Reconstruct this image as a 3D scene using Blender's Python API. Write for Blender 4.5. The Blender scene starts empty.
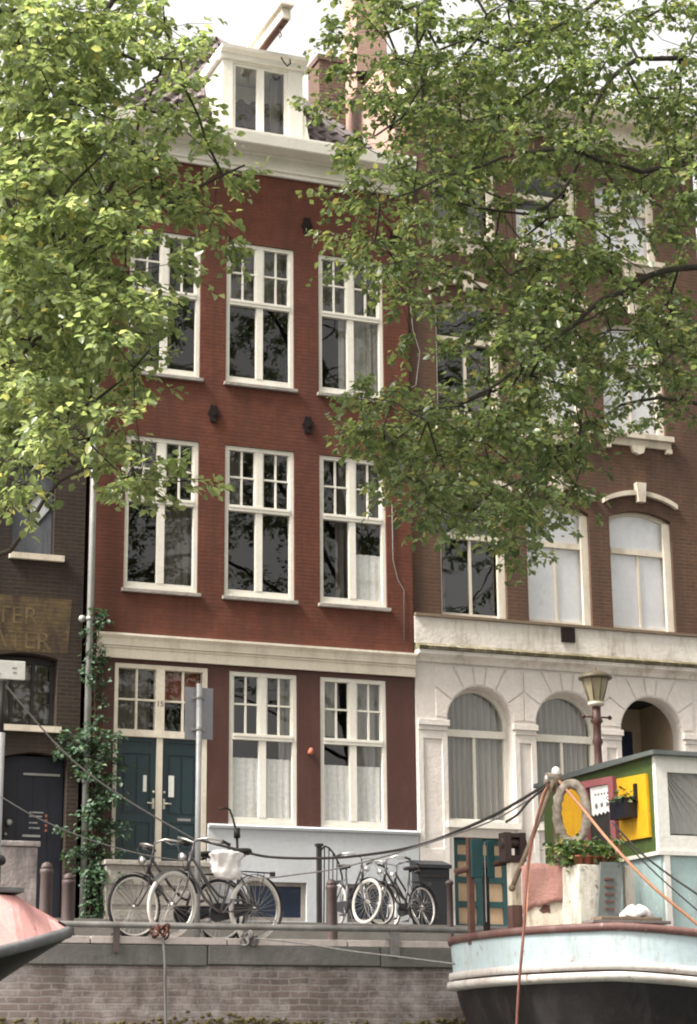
import bpy, bmesh, math, random
import numpy as np
from mathutils import Vector, Matrix
from mathutils.geometry import tessellate_polygon

R = math.radians
random.seed(7)
SC = bpy.context.scene
COL = SC.collection

# ------------------------------------------------------------------ camera
F_PX, PITCH, YAW, ROLL = 2036.12, 0.268133, 0.376298, -0.00921908
EYE = Vector((0.0, 0.0, -1.38))           # low seat of a canal boat, street level is z = 0
fw = Vector((math.sin(YAW) * math.cos(PITCH), math.cos(YAW) * math.cos(PITCH), math.sin(PITCH)))
rt0 = Vector((math.cos(YAW), -math.sin(YAW), 0))
up0 = rt0.cross(fw)
RT = math.cos(ROLL) * rt0 + math.sin(ROLL) * up0
UP = -math.sin(ROLL) * rt0 + math.cos(ROLL) * up0
cd = bpy.data.cameras.new('camera')
cam = bpy.data.objects.new('camera', cd)
COL.objects.link(cam)
cam.matrix_world = Matrix(((RT.x, UP.x, -fw.x, EYE.x), (RT.y, UP.y, -fw.y, EYE.y), (RT.z, UP.z, -fw.z, EYE.z), (0, 0, 0, 1)))
cd.sensor_fit = 'VERTICAL'
cd.sensor_height = 36
cd.lens = F_PX * 36 / 1024
cd.clip_start = 0.1
cd.clip_end = 2000
SC.camera = cam

# ------------------------------------------------------------------ sky, sun, exposure
SUN_EL, SUN_AZ = R(50), R(-99)           # azimuth clockwise from +y: to the left, behind thin cloud
w = bpy.data.worlds.new('World')
SC.world = w
w.use_nodes = True
nt = w.node_tree
nt.nodes.clear()
sky = nt.nodes.new('ShaderNodeTexSky')
sky.sky_type = 'NISHITA'
sky.sun_disc = False
sky.sun_elevation = SUN_EL
sky.sun_rotation = SUN_AZ
sky.air_density = 1.0
sky.dust_density = 4.0
hs = nt.nodes.new('ShaderNodeHueSaturation')
hs.inputs['Saturation'].default_value = 0.12
tint = nt.nodes.new('ShaderNodeMix')
tint.data_type = 'RGBA'
tint.blend_type = 'MULTIPLY'
tint.inputs[0].default_value = 1
tint.inputs[7].default_value = (1.0, 0.955, 0.885, 1)
bg = nt.nodes.new('ShaderNodeBackground')
bg.inputs['Strength'].default_value = 0.15
out = nt.nodes.new('ShaderNodeOutputWorld')
nt.links.new(sky.outputs[0], hs.inputs['Color'])
nt.links.new(hs.outputs[0], tint.inputs[6])
nt.links.new(tint.outputs[2], bg.inputs['Color'])
nt.links.new(bg.outputs[0], out.inputs[0])
sd = bpy.data.lights.new('sun', 'SUN')
sd.energy = 4.4
sd.angle = R(16)
sd.color = (1.0, 0.95, 0.87)
sun = bpy.data.objects.new('sun', sd)
COL.objects.link(sun)
to_sun = Vector((math.sin(SUN_AZ) * math.cos(SUN_EL), math.cos(SUN_AZ) * math.cos(SUN_EL), math.sin(SUN_EL)))
sun.rotation_euler = to_sun.to_track_quat('Z', 'Y').to_euler()
sun.location = (0, -20, 40)
SC.view_settings.view_transform = 'Standard'
SC.view_settings.look = 'None'
SC.view_settings.gamma = 1
SC.view_settings.exposure = 1.55
SC.render.engine = 'CYCLES'
SC.cycles.max_bounces = 7
SC.cycles.transparent_max_bounces = 10
SC.cycles.filter_width = 2.0
SC.cycles.use_denoising = True


# ------------------------------------------------------------------ photo-to-place helpers
def ray(px, py):
    return fw * F_PX + RT * (px - 348.5) - UP * (py - 512)


def fy(px, py, y):
    r = ray(px, py)
    return EYE + r * ((y - EYE.y) / r.y)


def fx(px, py, x):
    r = ray(px, py)
    return EYE + r * ((x - EYE.x) / r.x)


def in_frame(p, pad=45):
    d = Vector(p) - EYE
    k = F_PX / d.dot(fw)
    px, py = 348.5 + d.dot(RT) * k, 512 - d.dot(UP) * k
    return -pad < px < 697 + pad and py > -pad


# ------------------------------------------------------------------ materials
def _nodes(name):
    m = bpy.data.materials.new(name)
    m.use_nodes = True
    t = m.node_tree
    return m, t, t.nodes['Principled BSDF']


def _mix(t, a, b, fac, mode='MIX'):
    n = t.nodes.new('ShaderNodeMix')
    n.data_type = 'RGBA'
    n.blend_type = mode
    for sock, v in ((n.inputs[6], a), (n.inputs[7], b), (n.inputs[0], fac)):
        if hasattr(v, 'links') or isinstance(v, bpy.types.NodeSocket):
            t.links.new(v, sock)
        elif isinstance(v, (int, float)):
            sock.default_value = v
        else:
            sock.default_value = (*v, 1)
    return n.outputs[2]


def _noise(t, vec, scale, detail=4, rough=0.6, lo=0.35, hi=0.65, stretch=None):
    if stretch:
        mp = t.nodes.new('ShaderNodeMapping')
        mp.inputs['Scale'].default_value = stretch
        t.links.new(vec, mp.inputs[0])
        vec = mp.outputs[0]
    n = t.nodes.new('ShaderNodeTexNoise')
    n.inputs['Scale'].default_value = scale
    n.inputs['Detail'].default_value = detail
    n.inputs['Roughness'].default_value = rough
    t.links.new(vec, n.inputs['Vector'])
    r = t.nodes.new('ShaderNodeMapRange')
    r.inputs[1].default_value = lo
    r.inputs[2].default_value = hi
    t.links.new(n.outputs[0], r.inputs[0])
    return r.outputs[0]


def _bump(t, p, height, strength, dist=0.01):
    b = t.nodes.new('ShaderNodeBump')
    b.inputs['Strength'].default_value = strength
    b.inputs['Distance'].default_value = dist
    t.links.new(height, b.inputs['Height'])
    t.links.new(b.outputs[0], p.inputs['Normal'])


def paint(name, c, c2=None, rough=0.6, scale=3.0, metal=0.0, dirt=None, dirt_amt=0.5, bump=0.15, spec=0.4, stretch=None, dscale=2.2, chips=None):
    """Worn surface: two tones in large patches, a finer speckle, optional streaky dirt."""
    m, t, p = _nodes(name)
    co = t.nodes.new('ShaderNodeTexCoord').outputs['Object']
    c2 = c2 or tuple(x * 0.75 for x in c)
    col = _mix(t, c, c2, _noise(t, co, scale, stretch=stretch))
    fine = _noise(t, co, scale * 9, 3)
    col = _mix(t, col, tuple(x * 0.82 for x in c), _mul(t, fine, 0.5))
    if dirt:
        d = _noise(t, co, dscale, 5, 0.7, 0.50, 0.70, (1.6, 1.6, 0.35))
        col = _mix(t, col, dirt, _mul(t, d, dirt_amt))
    if chips:
        col = _mix(t, col, chips, _noise(t, co, 9, 6, 0.75, 0.615, 0.65))
    t.links.new(col, p.inputs['Base Color'])
    p.inputs['Roughness'].default_value = rough
    p.inputs['Metallic'].default_value = metal
    p.inputs['Specular IOR Level'].default_value = spec
    if bump:
        _bump(t, p, fine, bump)
    return m


def _mul(t, a, k):
    n = t.nodes.new('ShaderNodeMath')
    n.operation = 'MULTIPLY'
    t.links.new(a, n.inputs[0])
    n.inputs[1].default_value = k
    return n.outputs[0]


def brick(name, a, b, mortar, w=0.21, h=0.066, m_size=0.010, stain=None, stain_amt=0.5, contrast=0.4, bump=0.5, stain_scale=0.9, wash=None, wash_amt=0.4, wobble=0.015, streak=None):
    m, t, p = _nodes(name)
    co = t.nodes.new('ShaderNodeTexCoord').outputs['Object']
    s = t.nodes.new('ShaderNodeSeparateXYZ')
    t.links.new(co, s.inputs[0])
    add = t.nodes.new('ShaderNodeMath')
    add.operation = 'ADD'
    t.links.new(s.outputs[0], add.inputs[0])
    t.links.new(s.outputs[1], add.inputs[1])
    cb = t.nodes.new('ShaderNodeCombineXYZ')
    t.links.new(add.outputs[0], cb.inputs[0])
    t.links.new(s.outputs[2], cb.inputs[1])
    dn = t.nodes.new('ShaderNodeTexNoise')
    dn.inputs['Scale'].default_value = 5.0
    dn.inputs['Detail'].default_value = 3
    t.links.new(co, dn.inputs['Vector'])
    vm = t.nodes.new('ShaderNodeVectorMath')
    vm.operation = 'MULTIPLY_ADD'
    vm.inputs[1].default_value = (wobble * 2, wobble, 0)
    t.links.new(dn.outputs['Color'], vm.inputs[0])
    t.links.new(cb.outputs[0], vm.inputs[2])
    bt = t.nodes.new('ShaderNodeTexBrick')
    bt.inputs['Scale'].default_value = 1
    bt.inputs['Brick Width'].default_value = w
    bt.inputs['Row Height'].default_value = h
    bt.inputs['Mortar Size'].default_value = m_size
    bt.inputs['Mortar Smooth'].default_value = 0.3
    bt.inputs['Color1'].default_value = (*a, 1)
    bt.inputs['Color2'].default_value = (*b, 1)
    bt.inputs['Mortar'].default_value = (*mortar, 1)
    t.links.new(vm.outputs[0], bt.inputs['Vector'])
    col = _mix(t, bt.outputs[0], tuple(x * 0.6 for x in a), _mul(t, _noise(t, co, 1.1, 5, 0.65), contrast))
    col = _mix(t, col, tuple(min(1, x * 1.35) for x in a), _mul(t, _noise(t, co, 7, 3), contrast * 0.7))
    if stain:
        col = _mix(t, col, stain, _mul(t, _noise(t, co, stain_scale, 6, 0.7, 0.45, 0.62, (1.3, 1.3, 0.5)), stain_amt))
    if wash:
        col = _mix(t, col, wash, _mul(t, _noise(t, co, 2.4, 6, 0.75, 0.46, 0.66), wash_amt))
    if streak:
        col = _mix(t, col, streak, _mul(t, _noise(t, co, 1.0, 5, 0.7, 0.46, 0.64, (4.0, 4.0, 0.25)), 0.7))
        col = _mix(t, col, tuple(min(1, x * 1.9) for x in streak), _mul(t, _noise(t, co, 2.0, 4, 0.7, 0.58, 0.72, (4.0, 4.0, 0.5)), 0.35))
    t.links.new(col, p.inputs['Base Color'])
    p.inputs['Roughness'].default_value = 0.8
    p.inputs['Specular IOR Level'].default_value = 0.25
    inv = t.nodes.new('ShaderNodeMath')
    inv.operation = 'SUBTRACT'
    inv.inputs[0].default_value = 1
    t.links.new(bt.outputs['Fac'], inv.inputs[1])
    _bump(t, p, inv.outputs[0], bump, 0.006)
    return m


def glass(name, tint=(0.94, 0.95, 0.94), k=1.6, wob=0.06):
    m, t, p = _nodes(name)
    t.nodes.remove(p)
    tr = t.nodes.new('ShaderNodeBsdfTransparent')
    tr.inputs[0].default_value = (*tint, 1)
    gl = t.nodes.new('ShaderNodeBsdfGlossy')
    gl.inputs['Roughness'].default_value = 0.015
    fr = t.nodes.new('ShaderNodeFresnel')
    gm = t.nodes.new('ShaderNodeNewGeometry')          # same reflectance from inside and outside
    im = t.nodes.new('ShaderNodeMapRange')
    im.inputs[3].default_value = 1.5
    im.inputs[4].default_value = 1 / 1.5
    t.links.new(gm.outputs['Backfacing'], im.inputs[0])
    t.links.new(im.outputs[0], fr.inputs['IOR'])
    co = t.nodes.new('ShaderNodeTexCoord').outputs['Object']
    n = t.nodes.new('ShaderNodeTexNoise')
    n.inputs['Scale'].default_value = 1.6
    n.inputs['Detail'].default_value = 1.5
    t.links.new(co, n.inputs['Vector'])
    b = t.nodes.new('ShaderNodeBump')
    b.inputs['Strength'].default_value = wob
    b.inputs['Distance'].default_value = 0.03
    t.links.new(n.outputs[0], b.inputs['Height'])
    t.links.new(b.outputs[0], gl.inputs['Normal'])
    mx = t.nodes.new('ShaderNodeMixShader')
    t.links.new(_mul(t, fr.outputs[0], k), mx.inputs[0])
    t.links.new(tr.outputs[0], mx.inputs[1])
    t.links.new(gl.outputs[0], mx.inputs[2])
    t.links.new(mx.outputs[0], t.nodes['Material Output'].inputs[0])
    return m


def leaf_mat(name, cols, trans=0.35, rough=0.42, glow=(1.5, 1.5, 0.9)):
    """Every leaf is its own mesh island: colour is picked per leaf."""
    m, t, p = _nodes(name)
    g = t.nodes.new('ShaderNodeNewGeometry')
    cr = t.nodes.new('ShaderNodeValToRGB')
    e = cr.color_ramp.elements
    while len(e) < len(cols):
        e.new(0.5)
    for i, (pos, c) in enumerate(cols):
        e[i].position = pos
        e[i].color = (*c, 1)
    t.links.new(g.outputs['Random Per Island'], cr.inputs[0])
    t.links.new(cr.outputs[0], p.inputs['Base Color'])
    p.inputs['Roughness'].default_value = rough
    p.inputs['Specular IOR Level'].default_value = 0.75
    tl = t.nodes.new('ShaderNodeBsdfTranslucent')
    bright = _mix(t, cr.outputs[0], glow, 1.0, 'MULTIPLY')
    t.links.new(bright, tl.inputs[0])
    mx = t.nodes.new('ShaderNodeMixShader')
    mx.inputs[0].default_value = trans
    t.links.new(p.outputs[0], mx.inputs[1])
    t.links.new(tl.outputs[0], mx.inputs[2])
    t.links.new(mx.outputs[0], t.nodes['Material Output'].inputs[0])
    return m


M = dict(
    red_brick=brick('red_painted_brick', (0.112, 0.036, 0.0215), (0.088, 0.029, 0.018), (0.070, 0.025, 0.016), contrast=0.42, stain=(0.070, 0.026, 0.020), stain_amt=0.5, wash=(0.150, 0.056, 0.036), wash_amt=0.4, streak=(0.066, 0.027, 0.019)),
    red_plain=paint('brown_red_paint', (0.068, 0.0255, 0.0185), (0.056, 0.021, 0.016), 0.55, 1.5, dirt=(0.12, 0.06, 0.05), dirt_amt=0.25),
    dark_brick=brick('dark_brown_brick', (0.034, 0.023, 0.017), (0.022, 0.015, 0.013), (0.046, 0.036, 0.028), stain=(0.018, 0.013, 0.012), stain_amt=0.6),
    ochre_brick=brick('faded_ochre_painted_brick', (0.098, 0.065, 0.029), (0.056, 0.038, 0.022), (0.052, 0.041, 0.030), stain=(0.032, 0.022, 0.017), stain_amt=0.95, stain_scale=2.6),
    brown_brick=brick('brown_brick', (0.105, 0.054, 0.032), (0.076, 0.040, 0.026), (0.110, 0.082, 0.060), stain=(0.06, 0.034, 0.028), stain_amt=0.5, streak=(0.062, 0.038, 0.031)),
    chimney_brick=brick('chimney_brick', (0.105, 0.058, 0.044), (0.080, 0.046, 0.036), (0.16, 0.13, 0.105)),
    pink_brick=brick('pale_pink_brick', (0.33, 0.21, 0.17), (0.29, 0.19, 0.155), (0.34, 0.25, 0.21)),
    quay_brick=brick('weathered_quay_brick', (0.235, 0.185, 0.168), (0.135, 0.108, 0.10), (0.31, 0.285, 0.27), 0.22, 0.068, 0.012, stain=(0.085, 0.07, 0.063), stain_amt=0.55, contrast=0.5, bump=0.8, wash=(0.44, 0.40, 0.39), wash_amt=0.75, wobble=0.05),
    white=paint('white_gloss_paint', (0.70, 0.67, 0.61), (0.63, 0.60, 0.54), 0.4, 2.0, dirt=(0.42, 0.38, 0.31), dirt_amt=0.22, bump=0.08),
    cream=paint('cream_paint', (0.66, 0.60, 0.51), (0.58, 0.52, 0.43), 0.5, 2.0, dirt=(0.34, 0.28, 0.21), dirt_amt=0.5),
    stucco=paint('white_stucco', (0.62, 0.575, 0.545), (0.56, 0.515, 0.485), 0.75, 1.6, dirt=(0.42, 0.37, 0.31), dirt_amt=0.35, bump=0.3, dscale=3.2),
    stucco_band=paint('weathered_white_stucco', (0.64, 0.60, 0.56), (0.55, 0.51, 0.46), 0.8, 1.6, dirt=(0.25, 0.21, 0.16), dirt_amt=0.75, bump=0.3),
    groove=paint('stucco_joint', (0.46, 0.42, 0.38), None, 0.9),
    tan=paint('tan_reveal_plaster', (0.42, 0.34, 0.24), (0.34, 0.26, 0.18), 0.8, 2),
    mossy=paint('moss_grown_ledge', (0.070, 0.062, 0.028), (0.17, 0.145, 0.09), 0.95, 3.5, dirt=(0.45, 0.41, 0.34), dirt_amt=0.5, dscale=5, bump=0.6),
    plinth=paint('pale_blue_grey_plinth', (0.47, 0.49, 0.515), (0.415, 0.435, 0.46), 0.65, 1.5, dirt=(0.40, 0.40, 0.40), dirt_amt=0.4, dscale=3.4),
    stone=paint('grey_stone', (0.30, 0.275, 0.25), (0.22, 0.20, 0.18), 0.8, 2.5, dirt=(0.12, 0.11, 0.10), dirt_amt=0.6, bump=0.4),
    pale_stone=paint('pale_stone', (0.56, 0.50, 0.42), (0.44, 0.38, 0.31), 0.8, 3, dirt=(0.2, 0.17, 0.13), dirt_amt=0.6),
    kerbstone=paint('pinkish_kerbstone', (0.64, 0.56, 0.53), (0.50, 0.435, 0.41), 0.8, 2.0, dirt=(0.2, 0.17, 0.16), dirt_amt=0.6, bump=0.4),
    coping=paint('dark_concrete_coping', (0.165, 0.155, 0.145), (0.105, 0.108, 0.098), 0.85, 1.1, dirt=(0.25, 0.235, 0.22), dirt_amt=0.5, bump=0.5),
    moss=paint('algae', (0.17, 0.135, 0.055), (0.075, 0.07, 0.03), 0.95, 6, bump=0.8),
    asphalt=paint('street_bricks', (0.09, 0.075, 0.068), (0.07, 0.06, 0.055), 0.9, 3),
    paving=paint('paving', (0.16, 0.15, 0.14), (0.12, 0.112, 0.105), 0.9, 3),
    tile=paint('dark_roof_tile', (0.13, 0.105, 0.105), (0.06, 0.048, 0.05), 0.6, 7, bump=0.4),
    zinc=paint('grey_zinc', (0.30, 0.30, 0.29), (0.22, 0.22, 0.21), 0.5, 4, 0.3),
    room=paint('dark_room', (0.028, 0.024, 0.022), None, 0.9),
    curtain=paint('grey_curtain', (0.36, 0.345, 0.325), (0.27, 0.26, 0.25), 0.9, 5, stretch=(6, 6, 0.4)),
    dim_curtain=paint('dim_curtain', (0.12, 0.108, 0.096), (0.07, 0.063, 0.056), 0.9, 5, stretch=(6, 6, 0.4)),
    lace=paint('white_lace', (0.80, 0.79, 0.79), (0.62, 0.61, 0.62), 0.9, 14),
    sky_pale_sheet=paint('pale_as_reflected_sky', (0.76, 0.765, 0.79), (0.68, 0.69, 0.72), 0.8, 1.2),  # pale tone imitates sky reflected in the brick house windows
    red_cloth=paint('red_patterned_cloth', (0.24, 0.055, 0.04), (0.16, 0.11, 0.05), 0.9, 7),
    grey_panel=paint('blue_grey_shutter_panel', (0.165, 0.175, 0.205), (0.12, 0.13, 0.155), 0.7, 3, dirt=(0.30, 0.31, 0.33), dirt_amt=0.4),
    green_door=paint('dark_teal_door', (0.0095, 0.029, 0.038), (0.008, 0.024, 0.032), 0.4, 2, dirt=(0.03, 0.055, 0.06), dirt_amt=0.25, spec=0.5),
    navy=paint('navy_door', (0.0075, 0.0085, 0.018), (0.006, 0.0065, 0.0135), 0.45, 2),
    navy_glass=paint('dark_blue_basement_pane', (0.022, 0.032, 0.062), (0.017, 0.026, 0.05), 0.25, 2),
    iron=paint('black_iron', (0.020, 0.019, 0.020), (0.035, 0.028, 0.026), 0.5, 8, 0.3),
    soot=paint('sooty_anchor', (0.014, 0.010, 0.010), (0.022, 0.014, 0.013), 0.9, 8, spec=0.15),
    brass=paint('pale_metal', (0.62, 0.58, 0.50), (0.48, 0.44, 0.38), 0.35, 8, 0.6),
    label_white=paint('white_paper', (0.72, 0.72, 0.69), (0.6, 0.6, 0.58), 0.7, 12),
    brown_post=paint('brown_painted_post', (0.075, 0.050, 0.048), (0.055, 0.037, 0.036), 0.6, 5, dirt=(0.13, 0.10, 0.095), dirt_amt=0.5),
    rail=paint('galvanised_rail', (0.30, 0.29, 0.28), (0.17, 0.16, 0.155), 0.5, 4, 0.4, dirt=(0.14, 0.08, 0.06), dirt_amt=0.5),
    sign_back=paint('grey_sign_back', (0.235, 0.235, 0.255), (0.20, 0.20, 0.22), 0.5, 3, 0.3),
    pole=paint('pale_grey_pole', (0.40, 0.40, 0.41), (0.31, 0.31, 0.32), 0.45, 5, 0.3),
    lamp_brown=paint('brown_lamp_column', (0.085, 0.036, 0.030), (0.055, 0.026, 0.024), 0.5, 7),
    lamp_hood=paint('olive_lamp_hood', (0.12, 0.098, 0.062), (0.09, 0.072, 0.046), 0.5, 7),
    lamp_glass=paint('frosted_lamp_glass', (0.34, 0.29, 0.19), (0.27, 0.23, 0.15), 0.3, 5),
    concrete=paint('stained_concrete', (0.40, 0.36, 0.345), (0.20, 0.17, 0.17), 0.85, 2.6, dirt=(0.10, 0.085, 0.085), dirt_amt=0.85, dscale=3.5, bump=0.5),
    bark=paint('bark', (0.052, 0.044, 0.032), (0.030, 0.026, 0.020), 0.9, 6, bump=0.8),
    twig=paint('twig_bark', (0.036, 0.031, 0.022), (0.026, 0.022, 0.016), 0.9, 6),
    leaf_left=leaf_mat('bright_leaves', [(0.0, (0.113, 0.152, 0.074)), (0.35, (0.162, 0.211, 0.103)), (0.7, (0.211, 0.263, 0.132)), (0.93, (0.270, 0.309, 0.154)), (0.985, (0.324, 0.343, 0.154)), (1.0, (0.360, 0.314, 0.113))], 0.55, 0.27, (1.75, 1.7, 1.15)),
    leaf_right=leaf_mat('green_leaves', [(0.0, (0.070, 0.104, 0.049)), (0.35, (0.106, 0.147, 0.066)), (0.7, (0.144, 0.188, 0.087)), (0.94, (0.198, 0.233, 0.103)), (0.99, (0.252, 0.255, 0.103)), (1.0, (0.252, 0.167, 0.072))], 0.52, 0.32, (1.65, 1.6, 1.05)),
    leaf_ivy=leaf_mat('ivy_leaves', [(0.0, (0.022, 0.055, 0.028)), (0.5, (0.042, 0.092, 0.048)), (0.9, (0.08, 0.14, 0.075)), (1.0, (0.11, 0.15, 0.08))], 0.25, 0.65),
    leaf_pot=leaf_mat('pot_plant_leaves', [(0.0, (0.03, 0.07, 0.02)), (0.6, (0.07, 0.13, 0.04)), (0.9, (0.20, 0.23, 0.08)), (1.0, (0.34, 0.33, 0.16))], 0.25, 0.45),
    glass=glass('window_glass'),
    glass_pale=glass('sky_bright_window_glass', (0.97, 0.97, 0.98), 1.6, 0.06),
    glass_old=glass('wavy_window_glass', (0.93, 0.94, 0.93), 2.0, 0.10),
    tyre=paint('black_tyre', (0.025, 0.025, 0.026), None, 0.8, 8),
    tyre_white=paint('cream_tyre', (0.68, 0.64, 0.60), (0.55, 0.51, 0.47), 0.7, 6),
    tyre_grey=paint('grey_tyre', (0.30, 0.285, 0.27), (0.2, 0.19, 0.18), 0.8, 6),
    tyre_pale=paint('pale_tyre', (0.48, 0.45, 0.42), (0.36, 0.34, 0.32), 0.75, 6),
    chrome=paint('dull_chrome', (0.62, 0.60, 0.58), (0.42, 0.40, 0.38), 0.3, 9, 0.85),
    black_enamel=paint('black_enamel', (0.020, 0.020, 0.024), (0.03, 0.028, 0.03), 0.35, 6, spec=0.5),
    grey_enamel=paint('grey_enamel', (0.10, 0.095, 0.10), (0.065, 0.06, 0.065), 0.4, 6, 0.2, spec=0.5),
    saddle=paint('dark_saddle', (0.022, 0.019, 0.019), None, 0.5, 6),
    plastic=paint('white_plastic', (0.76, 0.73, 0.72), (0.66, 0.62, 0.61), 0.45, 5, bump=0.3),
    bin_dark=paint('dark_slate_paint', (0.015, 0.016, 0.021), (0.011, 0.012, 0.016), 0.5, 4),
    teal=paint('teal_paint', (0.014, 0.062, 0.066), (0.011, 0.045, 0.050), 0.5, 4),
    tan_panel=paint('tan_panel', (0.44, 0.31, 0.20), (0.36, 0.25, 0.16), 0.7, 4),
    hull_black=paint('black_hull_tar', (0.008, 0.007, 0.008), (0.014, 0.011, 0.011), 0.45, 1.3, dirt=(0.055, 0.048, 0.048), dirt_amt=0.4, dscale=2.6, spec=0.3),
    hull_blue=paint('pale_blue_hull_paint', (0.40, 0.485, 0.515), (0.345, 0.42, 0.45), 0.6, 1.2, dirt=(0.24, 0.20, 0.18), dirt_amt=0.55, dscale=5, chips=(0.26, 0.20, 0.17)),
    strake=paint('worn_white_strake', (0.50, 0.475, 0.455), (0.36, 0.325, 0.31), 0.6, 2.5, dirt=(0.30, 0.21, 0.17), dirt_amt=0.6, dscale=7, chips=(0.20, 0.11, 0.08)),
    gunwale=paint('red_brown_gunwale', (0.13, 0.062, 0.055), (0.085, 0.042, 0.038), 0.6, 4, dirt=(0.22, 0.16, 0.14), dirt_amt=0.4, chips=(0.24, 0.18, 0.16)),
    deck=paint('deck', (0.16, 0.14, 0.13), (0.12, 0.10, 0.09), 0.8, 3),
    cabin_green=paint('olive_green_paint', (0.052, 0.085, 0.020), (0.040, 0.068, 0.018), 0.5, 3, dirt=(0.08, 0.08, 0.03), dirt_amt=0.4, chips=(0.11, 0.12, 0.05)),
    cabin_white=paint('off_white_cabin_paint', (0.64, 0.63, 0.59), (0.58, 0.56, 0.52), 0.5, 3, dirt=(0.45, 0.42, 0.36), dirt_amt=0.35, dscale=6),
    cabin_blue=paint('duck_egg_blue_paint', (0.32, 0.43, 0.43), (0.27, 0.375, 0.385), 0.55, 2, dirt=(0.28, 0.28, 0.27), dirt_amt=0.6, dscale=6, chips=(0.50, 0.52, 0.50)),
    roof_felt=paint('grey_roof_felt', (0.10, 0.115, 0.11), (0.065, 0.075, 0.072), 0.75, 4),
    yellow=paint('yellow_paint', (0.66, 0.36, 0.012), (0.58, 0.30, 0.012), 0.5, 3, dirt=(0.30, 0.15, 0.02), dirt_amt=0.25, dscale=8, chips=(0.35, 0.20, 0.05)),
    pink_wood=paint('pink_door_frame', (0.32, 0.105, 0.115), (0.25, 0.08, 0.09), 0.55, 5),
    pink_deck=paint('faded_pink_paint', (0.56, 0.29, 0.27), (0.49, 0.245, 0.235), 0.8, 2.2, dirt=(0.30, 0.17, 0.15), dirt_amt=0.5, dscale=6, chips=(0.44, 0.30, 0.28)),
    rubber=paint('grey_rubber', (0.115, 0.115, 0.118), (0.07, 0.07, 0.075), 0.7, 3, dirt=(0.2, 0.19, 0.19), dirt_amt=0.5),
    canvas=paint('camouflage_canvas', (0.40, 0.34, 0.29), (0.10, 0.085, 0.055), 0.9, 13, bump=0.6),
    pink_cloth=paint('dusty_pink_tarp', (0.42, 0.215, 0.185), (0.33, 0.165, 0.145), 0.85, 4, dirt=(0.24, 0.15, 0.12), dirt_amt=0.5, bump=0.4),
    box_cream=paint('flaking_cream_paint', (0.66, 0.59, 0.48), (0.56, 0.50, 0.41), 0.7, 3, dirt=(0.22, 0.14, 0.09), dirt_amt=0.75, dscale=9, chips=(0.17, 0.10, 0.07)),
    trough=paint('flaking_white_trough', (0.64, 0.61, 0.54), (0.55, 0.51, 0.44), 0.75, 4, dirt=(0.20, 0.16, 0.11), dirt_amt=0.9, dscale=9, chips=(0.20, 0.15, 0.11)),
    slate=paint('grey_green_board', (0.12, 0.138, 0.132), (0.09, 0.105, 0.10), 0.6, 3, dirt=(0.2, 0.2, 0.19), dirt_amt=0.4),
    wood=paint('weathered_wood', (0.18, 0.135, 0.095), (0.12, 0.088, 0.062), 0.8, 5, stretch=(1, 1, 4)),
    rusty=paint('rusty_iron', (0.125, 0.058, 0.043), (0.07, 0.038, 0.032), 0.8, 6),
    windlass=paint('dark_brown_windlass', (0.045, 0.026, 0.024), (0.03, 0.018, 0.018), 0.6, 6),
    rope_dark=paint('tarred_rope', (0.045, 0.038, 0.036), (0.03, 0.025, 0.024), 0.9, 20),
    rope_grey=paint('grey_rope', (0.20, 0.19, 0.185), (0.14, 0.13, 0.13), 0.9, 20),
    rope_red=paint('red_brown_rope', (0.125, 0.045, 0.033), (0.085, 0.034, 0.027), 0.9, 20),
    rope_orange=paint('orange_rope', (0.38, 0.195, 0.115), (0.29, 0.14, 0.085), 0.9, 20),
    letter_old=paint('faded_lettering', (0.135, 0.092, 0.042), (0.05, 0.036, 0.022), 0.9, 5),
    letter_dark=paint('dark_lettering', (0.09, 0.075, 0.065), None, 0.8),
    terracotta=paint('terracotta', (0.36, 0.12, 0.07), (0.28, 0.09, 0.06), 0.8, 5),
)


def water_mat():
    m, t, p = _nodes('canal_water')
    co = t.nodes.new('ShaderNodeTexCoord').outputs['Object']
    p.inputs['Base Color'].default_value = (0.035, 0.042, 0.03, 1)
    p.inputs['Roughness'].default_value = 0.06
    _bump(t, p, _noise(t, co, 2.2, 4, 0.6, 0, 1), 0.6, 0.1)
    return m


M['water'] = water_mat()


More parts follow.
